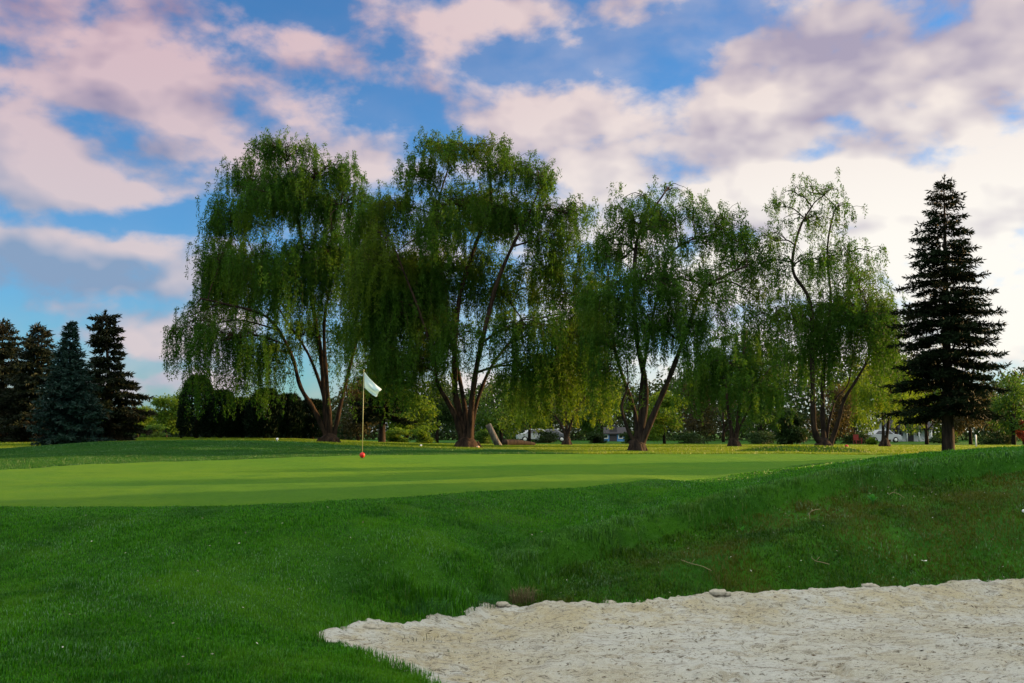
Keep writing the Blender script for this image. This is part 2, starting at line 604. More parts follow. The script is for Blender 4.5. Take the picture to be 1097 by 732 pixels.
# ================================================================== the ground
GP = [  # photo pixel and distance of ground seen there
    (-250, 732, 5.3), (0, 732, 5.3), (150, 732, 5.35), (250, 732, 5.45), (350, 732, 5.65), (425, 732, 5.85), (390, 706, 6.6), (345, 684, 7.6),
    (-250, 640, 7.6), (0, 640, 7.6), (150, 642, 7.6), (280, 645, 7.9), (340, 660, 8.1),
    (-250, 590, 9.4), (0, 590, 9.4), (200, 590, 9.4), (350, 596, 9.3), (430, 602, 9.25), (430, 640, 8.9), (500, 600, 9.9), (490, 634, 9.2), (540, 622, 10.1),
    (560, 572, 11.3), (620, 582, 11.1), (620, 545, 12.6), (700, 560, 11.9), (700, 535, 13.3), (800, 535, 12.6), (800, 520, 14.8), (900, 512, 13.4),
    (1000, 500, 14.2), (1097, 491, 14.8), (1180, 483, 15.2), (760, 545, 12.3), (850, 523, 13.0), (950, 506, 13.8), (1050, 495.5, 14.5),
    (-250, 543, 11.5), (0, 543, 11.5), (150, 542, 11.5), (300, 540, 11.6), (400, 534, 12.2), (550, 525, 13.3), (700, 514, 15.0), (800, 507, 17.0), (900, 500, 20.0), (985, 488.5, 27.0),
    (388, 491.5, 23.3), (150, 520, 14.9), (450, 515, 16.0), (600, 505, 18.6), (750, 497, 22.0), (550, 492, 24.6), (200, 505, 18.3), (-200, 508, 17.0),
    (0, 504, 18.5), (100, 498, 21.0), (250, 493, 24.0), (390, 488.8, 26.0), (550, 487.2, 27.5), (700, 487, 28.0), (850, 487, 28.0), (1000, 487.5, 29.0),
    (0, 490, 26.0), (50, 484, 30.0), (100, 474.5, 33.0), (200, 472.3, 33.5), (300, 473.3, 34.5), (380, 478, 34.0), (420, 480.5, 33.0), (120, 483, 28.0), (220, 482, 29.0), (330, 483, 30.0),
    (75, 481, 38.0), (30, 476.5, 50.0), (0, 470, 78.0), (-150, 470, 78.0), (-200, 480, 40.0), (150, 469, 90.0), (210, 470, 60.0), (330, 471, 62.0),
    (352, 477, 50.0), (500, 482, 44.0), (600, 481.5, 42.0), (682, 485, 40.0), (780, 483.5, 41.0), (883, 485, 40.0), (940, 484, 40.0), (1016, 488, 36.0),
    (700, 480, 52.0), (850, 480.5, 52.0), (980, 481, 52.0), (1060, 481.5, 48.0), (1150, 482, 46.0), (650, 478, 66.0), (800, 478, 66.0), (950, 478.5, 66.0),
    (450, 476, 66.0), (450, 475, 85.0), (650, 475.5, 88.0), (850, 476, 88.0), (1050, 477, 85.0), (1250, 477, 80.0),
    # sand bed
    (352, 681, 7.72), (430, 665, 8.5), (490, 658, 8.9), (520, 649, 9.35), (580, 652, 9.25), (650, 652, 9.3), (720, 648, 9.5), (780, 642, 9.8), (900, 637, 10.1), (1000, 631, 10.45), (1097, 625, 10.8), (1200, 620, 11.1),
    (700, 700, 7.3), (900, 700, 7.3), (560, 700, 7.25), (1100, 690, 7.6), (470, 732, 6.3), (700, 860, 4.5),
    # half way up the bank
    (700, 606, 10.6), (800, 590, 11.1), (900, 575, 11.6), (1000, 562, 12.2), (1097, 552, 12.7), (620, 622, 10.1), (570, 634, 9.8),
]
PTS = np.array([at(*g) for g in GP] + [
    (-3, 0, .12), (0, 0, .1), (3, 0, .1), (6, 1, .15), (10, 3, .3), (-10, 0, .1), (-6, -5, 0), (6, -5, 0), (14, 9, .4), (13, 6, .4), (0, -12, 0),
    (-80, 40, .9), (-90, 90, 1.0), (90, 90, .5), (70, 45, .6), (0, 120, .5), (-30, 15, .5), (-30, -10, .2), (30, -12, .3)])
SX = 10.0


def _tps_fit(P):
    xy = P[:, :2] / SX
    n = len(P)
    d = np.linalg.norm(xy[:, None] - xy[None], axis=2)
    K = np.where(d > 0, d * d * np.log(d + 1e-12), 0) + np.eye(n) * 2e-5
    A = np.zeros((n + 3, n + 3))
    A[:n, :n] = K
    A[:n, n] = 1
    A[:n, n + 1:] = xy
    A[n, :n] = 1
    A[n + 1:, :n] = xy.T
    return np.linalg.solve(A, np.concatenate([P[:, 2], np.zeros(3)]))


TW = _tps_fit(PTS)


def H0(x, y):
    x = np.asarray(x, float)
    y = np.asarray(y, float)
    xs, ys = x / SX, y / SX
    n = len(PTS)
    z = TW[n] + TW[n + 1] * xs + TW[n + 2] * ys
    for i in range(n):
        r2 = (xs - PTS[i, 0] / SX) ** 2 + (ys - PTS[i, 1] / SX) ** 2 + 1e-12
        z = z + TW[i] * .5 * r2 * np.log(r2)
    far = sstep(np.hypot(x, y - 40), 62, 110)
    z = z * (1 - far) + .45 * far
    # out-of-view hill added right of the bunker to shade the foreground
    xo = .55 * np.maximum(0, y - 22)
    shade_hill = sstep(x, 15.0 + xo, 26.0 + xo * .6) * (1 - sstep(x, 34 + xo * .6, 55)) * sstep(y, -14, -4)
    yy = y - .325 * (x - 27)
    bands = 2.3 + 3.2 * sstep(fbm(yy * .55, yy * 0, 3, 2.), .46, .62)  # crest height varied to throw shadow bands and sun streaks across the green
    crest = 6.6 + (bands - 6.6) * sstep(yy, 22.2, 23.7)
    shade_hill = shade_hill * (1 - sstep(yy, 29.5, 33.5))
    q = at(862, 483, 38.5)
    z = z + .30 * np.exp(-(((x - q[0]) / 2.5) ** 4) - ((y - q[1]) / .9) ** 2)
    return z + crest * shade_hill


def P2d(lst):
    return np.array([at(*g)[:2] for g in lst])


RIM = catmull(P2d([(440, 640, 8.9), (500, 634, 9.3), (540, 618, 10.2), (580, 598, 10.7), (620, 582, 11.1), (700, 560, 11.9), (760, 545, 12.3), (800, 535, 12.6), (850, 523, 13.0), (900, 512, 13.4),
                   (1000, 495, 14.2), (1097, 483, 14.8), (1180, 474, 15.2)]), 4, False)
# the bank is the slope between the rim and the sand
BANK = np.concatenate([RIM, np.array([(11.5, 10.6), (9.0, 10.4)]), P2d([(1180, 622, 11.0), (1097, 625, 10.8), (900, 637, 10.1), (780, 642, 9.8), (650, 652, 9.3), (560, 652, 9.2), (520, 649, 9.3)])])


def H(x, y):
    x = np.asarray(x, float)
    y = np.asarray(y, float)
    z = H0(x, y)
    m = (y > 7) & (y < 16.5) & (x > -2) & (x < 12)
    if m.any():
        s_ = sdf(x[m], y[m], BANK) + .16 * (fbm(x[m] * 2.2, y[m] * 2.2, 3, 7.) - .5)
        e = np.zeros(x.shape)
        e[m] = (.05 * np.exp(-((s_ + .15) / .35) ** 2) - .22 * sstep(s_, .0, .12) * (1 - sstep(s_, .3, 1.3))) * sstep(x[m], -1.3, -.5)
        z = z + e
    return z + .035 * (fbm(x * 1.4, y * 1.4, 3) - .5) * sstep(y, 2, 5) * (1 - sstep(y, 30, 40))


def h1(x, y):
    return float(H(np.array([x]), np.array([y]))[0])


# outline of the sand
SAND = np.concatenate([P2d([(349, 682, 7.72), (385, 671, 8.2), (430, 665, 8.5), (490, 658.5, 8.9), (520, 649, 9.35), (580, 652, 9.25), (650, 652, 9.3),
                            (720, 648, 9.5), (780, 642, 9.8), (840, 640, 9.95), (900, 637, 10.1), (1000, 631, 10.45), (1097, 625, 10.8), (1180, 622, 11.0)]),
                       np.array([(9.0, 10.2), (10.6, 8.5), (10.3, 5.8), (8.0, 3.9), (4.0, 3.3), (1.0, 3.9)]),
                       P2d([(530, 775, 5.3), (455, 732, 6.2), (395, 705, 6.85), (362, 690, 7.4)])])
SAND = catmull(SAND, 6)
GREEN = np.concatenate([P2d([(-150, 543, 11.5), (0, 543, 11.5), (150, 542, 11.5), (300, 540, 11.6), (400, 534, 12.2), (550, 525, 13.3), (700, 514, 15.0), (800, 507, 17.0), (900, 500, 20.0),
                             (975, 490.5, 25.4), (985, 487.8, 27.8), (940, 487, 28.2), (850, 487, 28.0), (700, 487, 28.0), (550, 487.2, 27.5), (390, 488.8, 26.0), (250, 493, 24.0), (100, 498, 21.0),
                             (0, 504, 18.5), (-150, 514, 16.3)]), np.array([(-13.5, 14.5)])])
GREEN = catmull(GREEN, 6)


def axis(segs):
    out = [segs[0][0]]
    for (a, b, step, grow) in segs:
        x, s = a, step
        while x < b - 1e-6:
            x = min(b, x + s)
            s *= grow
            out.append(x)
    return np.array(sorted(set(np.round(out, 5))))


gy = axis([(-60, -10, 4, 1), (-10, 4, .5, 1), (4, 16, .075, 1), (16, 40, .16, 1.012), (40, 130, .6, 1.03), (130, 3500, 5, 1.25)])
gxp = axis([(0, 12, .085, 1), (12, 40, .3, 1.03), (40, 160, 1.5, 1.06), (160, 3000, 12, 1.3)])
gx = np.concatenate([-gxp[:0:-1], gxp])
XX, YY = np.meshgrid(gx, gy)
ZZ = np.full(XX.shape, .45)
sel = (np.hypot(XX, YY - 40) < 115)
ZZ[sel] = H(XX[sel], YY[sel])
near = (YY > 2) & (YY < 32) & (np.abs(XX) < 22)
sg = np.full(XX.shape, -9.0)
sg[near] = sdf(XX[near], YY[near], GREEN)
ss = np.full(XX.shape, -9.0)
ss[near] = sdf(XX[near], YY[near], SAND)
ZZ -= .03 * sstep(sg, .05, .3)
ZZ -= .06 * sstep(ss, .05, .35)


def grid_obj(name, XX, YY, ZZ, mat, keep=None, along=None):
    ny, nx = XX.shape
    V = np.stack([XX, YY, ZZ], 2).reshape(-1, 3)
    i = np.arange((ny - 1) * (nx - 1))
    a = (i // (nx - 1)) * nx + i % (nx - 1)
    Fq = np.stack([a, a + 1, a + nx + 1, a + nx], 1)
    if keep is not None:
        Fq = Fq[keep.ravel()[Fq].any(1)]
        used = np.unique(Fq)
        mp = np.zeros(len(V), int)
        mp[used] = np.arange(len(used))
        V, Fq = V[used], mp[Fq]
        along = None if along is None else along.ravel()[used]
    return mesh_np(name, V, Fq, np.full(len(Fq), 4), mat, smooth=True, uvw=along)


tag(grid_obj('ground', XX, YY, ZZ, M_SOIL), 'undulating golf course turf round the green and the trees', 'ground', kind='structure')

# putting green: a close-mown sheet
ax_, ay_ = np.arange(-14.5, 15, .11), np.arange(10.5, 29.5, .11)
XX, YY = np.meshgrid(ax_, ay_)
sg = sdf(XX, YY, GREEN)
ZZ = H(XX, YY) + np.clip(sg * .25, -.05, .016)
tag(grid_obj('putting_green', XX, YY, ZZ, M_GREEN, sg > -.15), 'smooth close-mown putting green with the flagstick on it', 'putting green', kind='structure')

# bunker sand
ax_, ay_ = np.arange(-2.0, 11.2, .03), np.concatenate([np.arange(3.0, 5.5, .06), np.arange(5.5, 11.8, .026)])
XX, YY = np.meshgrid(ax_, ay_)
ss = sdf(XX, YY, SAND)
edge = ss + .30 * (fbm(XX * 3.2, YY * 3.2, 4, 5.) - .5) + .16 * (fbm(XX * 13, YY * 13, 3, 6.) - .5)
lump = .06 * (fbm(XX * 2.0, YY * 2.6, 4, 2.) - .5) + .030 * (fbm(XX * 8, YY * 13, 4, 9.) - .5) * (.4 + 1.4 * sstep(fbm(XX * .9, YY * 1.3, 2, 21.), .4, .6))
dent = fbm(XX * 6.5, YY * 9.5, 2, 4.)
lump -= .035 * sstep(dent, .58, .72)
lump -= .022 * sstep(fbm(XX * 4.0, YY * 17., 3, 14.), .60, .72)
crust = np.exp(-((edge - .08) / .09) ** 2) * (.0 + .05 * np.clip(fbm(XX * 9, YY * 9, 3, 1.) - .46, 0, 1) + .02 * (fbm(XX * 24, YY * 24, 2, 3.) - .4))
ZZ = H(XX, YY) + np.clip(edge * .45, -.12, .03) + lump * sstep(edge, -.05, .25) + crust
tag(grid_obj('bunker_sand', XX, YY, ZZ, M_SAND, edge > -.25, ss), 'pale lumpy sand filling the bunker below the bank', 'sand', kind='structure')


def sand_h(x, y):
    s_ = sdf(np.array([x]), np.array([y]), SAND)[0]
    return h1(x, y) + min(.03, s_ * .45)


# ================================================================== grass
def blades(name, x, y, L, Wd, mat, rng, label, bend=.5, seg2=True, lean=None):
    n = len(x)
    z = H(x, y) - .004
    P = np.stack([x, y, z], 1)
    th = rng.uniform(0, 2 * math.pi, n)
    out = np.stack([np.cos(th), np.sin(th), np.zeros(n)], 1)
    b = rng.uniform(.1, 1.0, n)[:, None] * bend
    if lean is not None:
        out = out * .75 + lean
    side = np.stack([-np.sin(th + rng.uniform(-.6, .6, n)), np.cos(th), np.zeros(n)], 1) * (Wd * .5)[:, None]
    up = np.array([0, 0, 1.0])
    mid = P + (up * .6 + out * b * .35) * L[:, None]
    tip = P + (up * (1 - .35 * b) + out * b * 1.0) * L[:, None]
    tint = np.clip(rng.random(n), 0, 1)
    if seg2:
        V = np.stack([P - side, P + side, mid + side * .75, tip, mid - side * .75], 1).reshape(-1, 3)
        i = np.arange(n)[:, None] * 5
        loops = np.concatenate([i + np.array([[0, 1, 2, 4]]), i + np.array([[4, 2, 3]])], 1).ravel()
        sizes = np.tile([4, 3], n)
        tt = np.repeat(tint, 2)
    else:
        V = np.stack([P - side, P + side, tip], 1).reshape(-1, 3)
        loops = np.arange(3 * n)
        sizes = np.full(n, 3)
        tt = tint
    o = mesh_np(name, V, loops, sizes, mat, tint=tt)
    tag(o, label, 'grass', kind='stuff')
    return o


def scatter(d0, d1, per_m2, rng, half=.68, pad=.8):
    wmax = half * d1 + pad
    n = int((d1 - d0) * 2 * wmax * per_m2)
    y = rng.uniform(d0, d1, n)
    x = rng.uniform(-wmax, wmax, n)
    k = np.abs(x) < half * y + pad
    return x[k], y[k]


rg = np.random.default_rng(11)
bx, by, bl, bw, kx = [], [], [], [], []
for (d0, d1, den, wid) in ((4.3, 6.5, 9500, .0046), (6.5, 8.5, 7500, .0054), (8.5, 11, 5600, .0066), (11, 14, 3400, .009), (14, 18, 1600, .013)):
    x, y = scatter(d0, d1, den, rg)
    s_sand = sdf(x, y, SAND) + .26 * (fbm(x * 3.2, y * 3.2, 3, 5.) - .5)
    s_green = sdf(x, y, GREEN)
    k = (s_sand < rg.uniform(-.05, .07, len(x))) & (s_green < .0)
    x, y, s_sand, s_green = x[k], y[k], s_sand[k], s_green[k]
    clump = fbm(x * 5, y * 5, 3, 3.)
    big = fbm(x * .9, y * .9, 3, 8.)
    rim = seg_dist(x, y, RIM, False)
    fine = fbm(x * 13, y * 13, 2, 33.)
    L = .012 + .044 * clump * (.5 + big) * (.45 + 1.1 * fine)
    L *= .7 + .3 * sstep(-s_green, .0, 1.2)
    L += (.065 - .03 * sstep(x, 1.0, 4.0)) * np.exp(-(rim / .24) ** 2) * sstep(clump, .35, .6)
    L += .04 * np.exp(-(s_sand / .22) ** 2) * sstep(clump, .35, .65)
    L += .06 * np.exp(-((x + .75) / .55) ** 2 - ((y - 9.0) / .45) ** 2) * sstep(clump, .3, .6)
    L *= rg.uniform(.6, 1.25, len(x))
    bx.append(x); by.append(y); bl.append(L); bw.append(wid * rg.uniform(.7, 1.3, len(x)))
bx, by, bl, bw = map(np.concatenate, (bx, by, bl, bw))
onb = inside(bx, by, BANK) & (bx > .05)
bare = onb & (fbm(bx * 1.1, by * 1.6, 4, 6.) > .56) & (rg.random(len(bx)) < .55)
rimd = seg_dist(bx, by, RIM, False)
k = onb & ~bare & (rimd > .10)
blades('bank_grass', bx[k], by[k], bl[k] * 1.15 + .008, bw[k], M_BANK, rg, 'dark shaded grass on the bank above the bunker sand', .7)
rimd = seg_dist(bx, by, RIM, False)
onr = (rimd < .30 + .25 * (fbm(bx * 3, by * 3, 3, 4.) - .5)) & ~(onb & (rimd > .10)) & (bx > -.2)
k = onr
blades('rim_grass', bx[k], by[k], bl[k] * 1.1, bw[k], M_RIM, rg, 'longer paler grass along the rim above the bank', .8)
k = ~onb & ~onr
blades('rough_grass', bx[k], by[k], bl[k], bw[k], M_BLADE, rg, 'deep green mown grass of the near lawn')
# rough and fairway beyond
x, y = scatter(18, 33, 1300, rg, .62)
k = sdf(x, y, GREEN) < 0
x, y = x[k], y[k]
x2, y2 = scatter(33, 80, 260, rg, .62)
x, y = np.concatenate([x, x2]), np.concatenate([y, y2])
L = (.05 + .05 * fbm(x * .8, y * .8, 3, 2.)) * rg.uniform(.6, 1.2, len(x))
L = np.where((y < 36) & (x < -1), L * .6, L)
md = ((x + 1.5) * .5 + (y - 33) * .35 + 2.5 * (fbm(x * .3, y * .3, 3, 12.) - .5) < 0) & (y < 34.5 + 4 * (fbm(x * .4, y * .2, 3, 15.) - .5))
wd_ = .006 + .0005 * y
blades('fairway_grass', x[~md], y[~md], L[~md], wd_[~md], M_FAIR, rg, 'fairway grass with sunlight in its yellow colour beyond the green and under the willows', .25, False)
blades('mound_grass', x[md], y[md], L[md], wd_[md] * .8, M_MOUND, rg, 'cool green short grass with shade in its colour on the low mound behind the left of the green', .5, False)

# ================================================================== trees
GRP_W = 'big willows behind the putting green'


def wob(pts, amp, rng, k=5):
    """smooth a polyline and bend it a little"""
    c = catmull(pts, k, False)
    n = len(c)
    for a in range(2):
        ph, fr = rng.uniform(0, 6.28), rng.uniform(1.5, 3.5)
        c[:, a] += amp * np.sin(np.linspace(0, fr * 3.14, n) + ph) * np.linspace(0, 1, n)
    return c


def willow(label, cat, group, base, d, stems, domes, seed, mats, dens=1.0, leaf=(.15, .045), trunk_r=.29, spread=.55, thin=1.0):
    rng = np.random.default_rng(seed)
    x0, y0 = at(base[0], base[1], d)[:2]
    z0 = h1(x0, y0)
    O = np.array([x0, y0, z0])
    root = empty('willow_tree', O)
    tag(root, label, cat, group)
    ppm = F / d
    # root flare and trunk
    tb = MB()
    hgt = .62
    tb.tube([O + (0, 0, -.25), O + (0, 0, .10), O + (rng.normal() * .03, 0, hgt * .5), O + (rng.normal() * .05, 0, hgt * .8), O + (0, 0, hgt)],
            [trunk_r * 1.12, trunk_r * .98, trunk_r * .80, trunk_r * .60, trunk_r * .25], 14)
    for q in range(5):
        a = q * 1.256 + rng.uniform(-.3, .3)
        e = np.array([math.cos(a), math.sin(a), 0])
        tb.tube([O + e * trunk_r * .68 + (0, 0, .34), O + e * trunk_r * .98 + (0, 0, .06), O + e * trunk_r * 1.4 + (0, 0, -.14)], [trunk_r * .24, trunk_r * .25, trunk_r * .1], 7)
    tb.build('trunk', mats[1], root, O)
    nodes, noder = [], []
    for (pl, r) in stems:
        pts = [at(px, py, d + dz) for (px, py, dz) in pl]
        q0 = pts[0] - O
        pts = [O + np.array([q0[0] * .75 + rng.uniform(-.1, .1), q0[1] * .5 + rng.normal() * .12, -.10])] + pts[0:]
        c = wob(np.array(pts), .12, rng)
        r = r * .80
        arc = np.concatenate([[0], np.cumsum(np.linalg.norm(np.diff(c, axis=0), axis=1))])
        rr = np.linspace(r, r * .24, len(c)) * (1 + .55 * np.exp(-arc / .7)) * (1 + .10 * np.sin(np.arange(len(c)) * 1.7))
        sb = MB()
        sb.tube(c, rr, 9)
        sb.build('limb', mats[1], root, O)
        nodes.append(c[2:])
        noder.append(rr[2:])
    nodes = np.concatenate(nodes)
    noder = np.concatenate(noder)
    LP, LD, LT = [], [], []
    spray = MB()
    for (px, py, rx, ry, ln, q) in domes:
        twig = MB()
        dz = rng.uniform(-1, 1) * spread * (rx * 1.7 + 30) / ppm
        C = at(px, py, d + dz)
        ax, az_ = rx / ppm, ry / ppm
        ay = max(ax * .8, .6)
        # branch to the dome
        dist = np.linalg.norm((nodes - C) * (1, 1, .8), axis=1) + np.where(nodes[:, 2] > C[2] + .2, 3.0, 0)
        j = int(np.argmin(dist))
        A = nodes[j]
        mid = (A * .5 + C * .5) + np.array([0, 0, .12 * np.linalg.norm(C - A)])
        bc = wob(np.array([A, mid, C]), .10, rng, 5)
        br = min(noder[j] * .7, .07)
        twig.tube(bc, np.linspace(br, .022, len(bc)), 6)
        ln = ln * (.50 if py < 270 else .66 if py < 320 else .85 if py < 350 else 1.0)
        ns = max(6, int(rx * ry * (.18 if py < 300 else .13) * q * dens * (40 / d) ** .5))
        nc = max(4, int(ns / 13))
        for s in range(ns):
            if s % 6 == 0:
                u = rng.normal(size=3)
                u /= np.linalg.norm(u)
                if u[2] < -.3:
                    u[2] *= -.6
                rad = rng.random() ** .34 * 1.12
                pc = C + u * np.array([ax, ay, az_]) * rad
                cr = min(rng.uniform(.3, .85), .6 * ax + .1)
                clen = rng.choice([.35, .6, .9, 1.15], p=[.25, .3, .3, .15])
                ctint = rng.normal(.5, .2)
            p0 = pc + rng.normal(size=3) * cr * np.array([.6, .6, .45])
            if s % 6 == 0:
                tb_ = bc[rng.integers(len(bc) // 2, len(bc))]
                m_ = (tb_ + pc) / 2 + (0, 0, .12 + .1 * np.linalg.norm(pc - tb_))
                twig.tube(catmull([tb_, m_, pc], 3, False), np.linspace(.024, .010, 7), 4)
            elif s % 6 == 3:
                m_ = (pc + p0) / 2 + (0, 0, .08)
                spray.tube(catmull([pc, m_, p0], 2, False), np.linspace(.012, .007, 5), 3)
            Lm = ln / ppm * clen * rng.uniform(.6, 1.15)
            oh = np.array([u[0], u[1], 0]) * .5 + rng.normal(size=3) * (.25, .25, 0)
            t = np.linspace(0, 1, 7)
            rise = .16 * min(Lm, 1.6) * np.sin(np.minimum(t * 4, 3.1416)) * rng.uniform(0, 2.0)
            out = (1 - np.exp(-t * 3.2)) * min(.35 * Lm, .6)
            sway = .05 * Lm * np.sin(t * rng.uniform(2, 5) + rng.uniform(0, 6))
            path = p0 + np.stack([oh[0] * out + sway, oh[1] * out, rise - t * Lm * (.55 + .45 * t)], 1)
            if path[-1, 2] < z0 + 1.0:
                continue
            if s % 3 == 0:
                spray.tube(path, np.linspace(.009, .004, 7), 3, False)
            nl = max(8, int((Lm + .35) * 52 * thin * rng.uniform(.7, 1.2)))
            tt = rng.uniform(.0, 1, nl) ** .85 * 6
            i0 = np.minimum(tt.astype(int), 5)
            fr = (tt - i0)[:, None]
            lp = path[i0] * (1 - fr) + path[i0 + 1] * fr + rng.normal(size=(nl, 3)) * .055
            ld = (path[i0 + 1] - path[i0])
            ld = ld / (np.linalg.norm(ld, axis=1)[:, None] + 1e-9)
            ld = ld + rng.normal(size=(nl, 3)) * .75
            LP.append(lp)
            LD.append(ld / np.linalg.norm(ld, axis=1)[:, None])
            LT.append(np.clip(ctint + rng.normal(0, .16, nl), 0, 1))
        twig.build('branch', mats[1], root, O)
    spray.build('hanging_sprays', mats[1], root, O)
    LP, LD, LT = np.concatenate(LP), np.concatenate(LD), np.concatenate(LT)
    n = len(LP)
    V = leaf_cards(LP, LD, leaf[0] * rng.uniform(.6, 1.3, n), leaf[1] * rng.uniform(.7, 1.3, n), rng)
    leaves_obj('crown', V, mats[0], root, O, LT)
    return root


M_W1 = leaf_mat('willow_leaf_dark', (.018, .066, .005), (.052, .135, .012), (.080, .150, .010), .48)
M_W2 = leaf_mat('willow_leaf_olive', (.021, .068, .005), (.060, .14, .011), (.100, .155, .010), .48)
M_W3 = leaf_mat('willow_leaf_fresh', (.021, .070, .006), (.058, .145, .013), (.085, .155, .012), .48)
M_WB = leaf_mat('willow_leaf_bright', (.08, .16, .010), (.16, .24, .02), (.19, .22, .02), .5)

willow('tallest full weeping willow at the left with strands trailing left over dark cedars', 'willow tree', GRP_W, (352, 477), 50,
       [([(350, 470, 0), (337, 440, -.2), (323, 415, -.5), (312, 378, -1), (285, 340, -1.5), (240, 326, -2), (215, 320, -2)], .20),
        ([(352, 470, 0), (349, 430, .3), (345, 383, .6), (331, 307, .5), (318, 241, 0), (306, 185, 0)], .26),
        ([(354, 465, 0), (352, 420, -.4), (347, 347, -1), (352, 297, -1.4), (355, 230, -1.6)], .20),
        ([(357, 470, 0), (367, 428, .3), (383, 368, .6), (396, 322, 1), (385, 260, 1.5)], .18),
        ([(349, 440, .2), (330, 380, 1.2), (300, 330, 2.2), (265, 260, 2.8)], .15)],
       [(305, 166, 36, 18, 36, 2.0), (345, 192, 40, 22, 50, 1.8), (270, 195, 30, 22, 55, 1.7), (246, 238, 24, 24, 75, 1.5), (300, 225, 60, 40, 65, 1.6), (368, 225, 28, 34, 70, 1.1),
        (234, 310, 17, 15, 105, 1.4), (208, 330, 9, 9, 85, 1.6), (200, 342, 6, 8, 70, 1.6), (240, 275, 20, 22, 110, 1.3), (258, 290, 36, 30, 120, 1.3), (300, 300, 50, 40, 105, 1.5), (350, 280, 40, 45, 85, 1.3),
        (388, 300, 22, 40, 100, 1.1), (240, 365, 36, 18, 74, 1.8), (285, 380, 28, 20, 60, 1.5), (205, 355, 22, 16, 70, 1.2), (330, 360, 36, 24, 50, .9), (380, 360, 24, 24, 60, 1.0)],
       1, (M_W1, M_BARK), 1.0, (.15, .042), .62)

willow('broad weeping willow right of the flag with curtain of strands on its left', 'willow tree', GRP_W, (500, 482), 44,
       [([(496, 474, 0), (488, 448, -.2), (478, 430, -.4), (468, 411, -.8), (465, 380, -1.2), (450, 330, -1.6), (425, 270, -1.8)], .20),
        ([(499, 474, 0), (491, 440, .3), (486, 410, .5), (491, 332, .7), (508, 270, .5), (524, 220, .3), (520, 180, .2)], .26),
        ([(503, 474, 0), (506, 425, -.3), (512, 380, -.6), (529, 312, -.8), (547, 272, -1), (565, 236, -1.2), (575, 205, -1.3)], .22),
        ([(505, 470, 0), (511, 430, .5), (530, 385, 1.2), (570, 345, 1.8), (612, 335, 2.2)], .16),
        ([(498, 440, .2), (484, 370, 1.4), (470, 290, 2.0), (470, 220, 2.0), (478, 180, 1.8)], .17)],
       [(472, 160, 22, 14, 38, 2.0), (505, 165, 36, 15, 42, 1.8), (545, 182, 34, 18, 48, 1.7), (576, 195, 16, 14, 42, 1.5), (450, 190, 20, 18, 55, 1.7), (422, 225, 32, 22, 110, 1.2),
        (412, 290, 34, 38, 140, 1.5), (450, 310, 36, 46, 120, 1.5), (432, 345, 32, 34, 100, 1.3), (500, 225, 48, 36, 70, 1.2), (548, 240, 44, 36, 60, 1.3), (598, 232, 18, 18, 55, .9), (490, 290, 40, 40, 80, 1.1), (535, 315, 44, 36, 70, 1.0), (585, 290, 36, 28, 65, .9),
        (622, 322, 30, 22, 75, 1.1), (560, 355, 38, 26, 75, 1.1), (610, 365, 34, 24, 65, 1.2), (480, 365, 36, 28, 50, 1.0), (640, 300, 16, 18, 60, .7), (470, 250, 30, 30, 80, 1.1), (395, 250, 18, 24, 110, 1.2), (395, 330, 20, 30, 100, 1.2), (575, 400, 34, 20, 55, 1.1), (625, 395, 26, 18, 55, 1.1), (455, 395, 30, 20, 50, 1.2), (425, 390, 26, 20, 55, 1.2), (612, 232, 20, 18, 60, 1.2), (634, 272, 18, 14, 50, .6), (600, 265, 26, 22, 60, 1.1), (648, 305, 16, 14, 50, .7), (625, 350, 26, 20, 60, 1.2)],
       2, (M_W2, M_BARK), 1.0, (.14, .040), .62)

willow('open branching willow in the middle right with a forked leaning trunk', 'willow tree', GRP_W, (682, 485), 40,
       [([(680, 478, 0), (672, 458, -.2), (668, 435, -.4), (672, 415, -.5), (668, 390, -.7)], .12),
        ([(681, 478, 0), (680, 445, .3), (662, 385, .7), (656, 340, 1.0), (652, 290, 1.1)], .17),
        ([(686, 478, 0), (704, 433, -.3), (718, 401, -.6), (740, 346, -.9), (755, 311, -1.1), (778, 296, -1.3), (800, 285, -1.4)], .19),
        ([(684, 478, 0), (692, 420, .2), (680, 355, .2), (679, 268, .0), (692, 235, 0), (712, 208, 0)], .20),
        ([(688, 400, .2), (712, 285, .7), (740, 258, 1.2), (775, 246, 1.5)], .11)],
       [(715, 205, 22, 11, 34, .9), (690, 213, 22, 14, 40, .8), (661, 226, 12, 10, 45, .7), (740, 224, 22, 12, 38, .8), (778, 236, 18, 12, 60, .9), (700, 248, 42, 26, 55, .9),
        (658, 262, 18, 18, 60, .8), (758, 262, 32, 18, 65, .8), (798, 268, 22, 15, 62, .8), (690, 305, 44, 36, 75, 1.4), (655, 330, 26, 28, 80, 1.2), (740, 300, 36, 22, 60, .8), (788, 295, 32, 18, 70, .8),
        (700, 355, 42, 26, 55, 1.5), (640, 370, 24, 20, 60, .9), (672, 275, 30, 25, 60, .9), (725, 345, 26, 18, 60, .9), (630, 330, 22, 22, 70, .9), (775, 330, 30, 18, 60, .8), (810, 320, 22, 16, 60, .7), (760, 350, 24, 16, 50, .7), (645, 400, 22, 14, 50, .9), (772, 246, 22, 14, 50, 1.0), (802, 258, 20, 14, 50, 1.0), (720, 235, 34, 20, 45, .9), (675, 235, 24, 18, 50, .8)],
       3, (M_W3, M_BARK_D), .85, (.13, .036), .42)

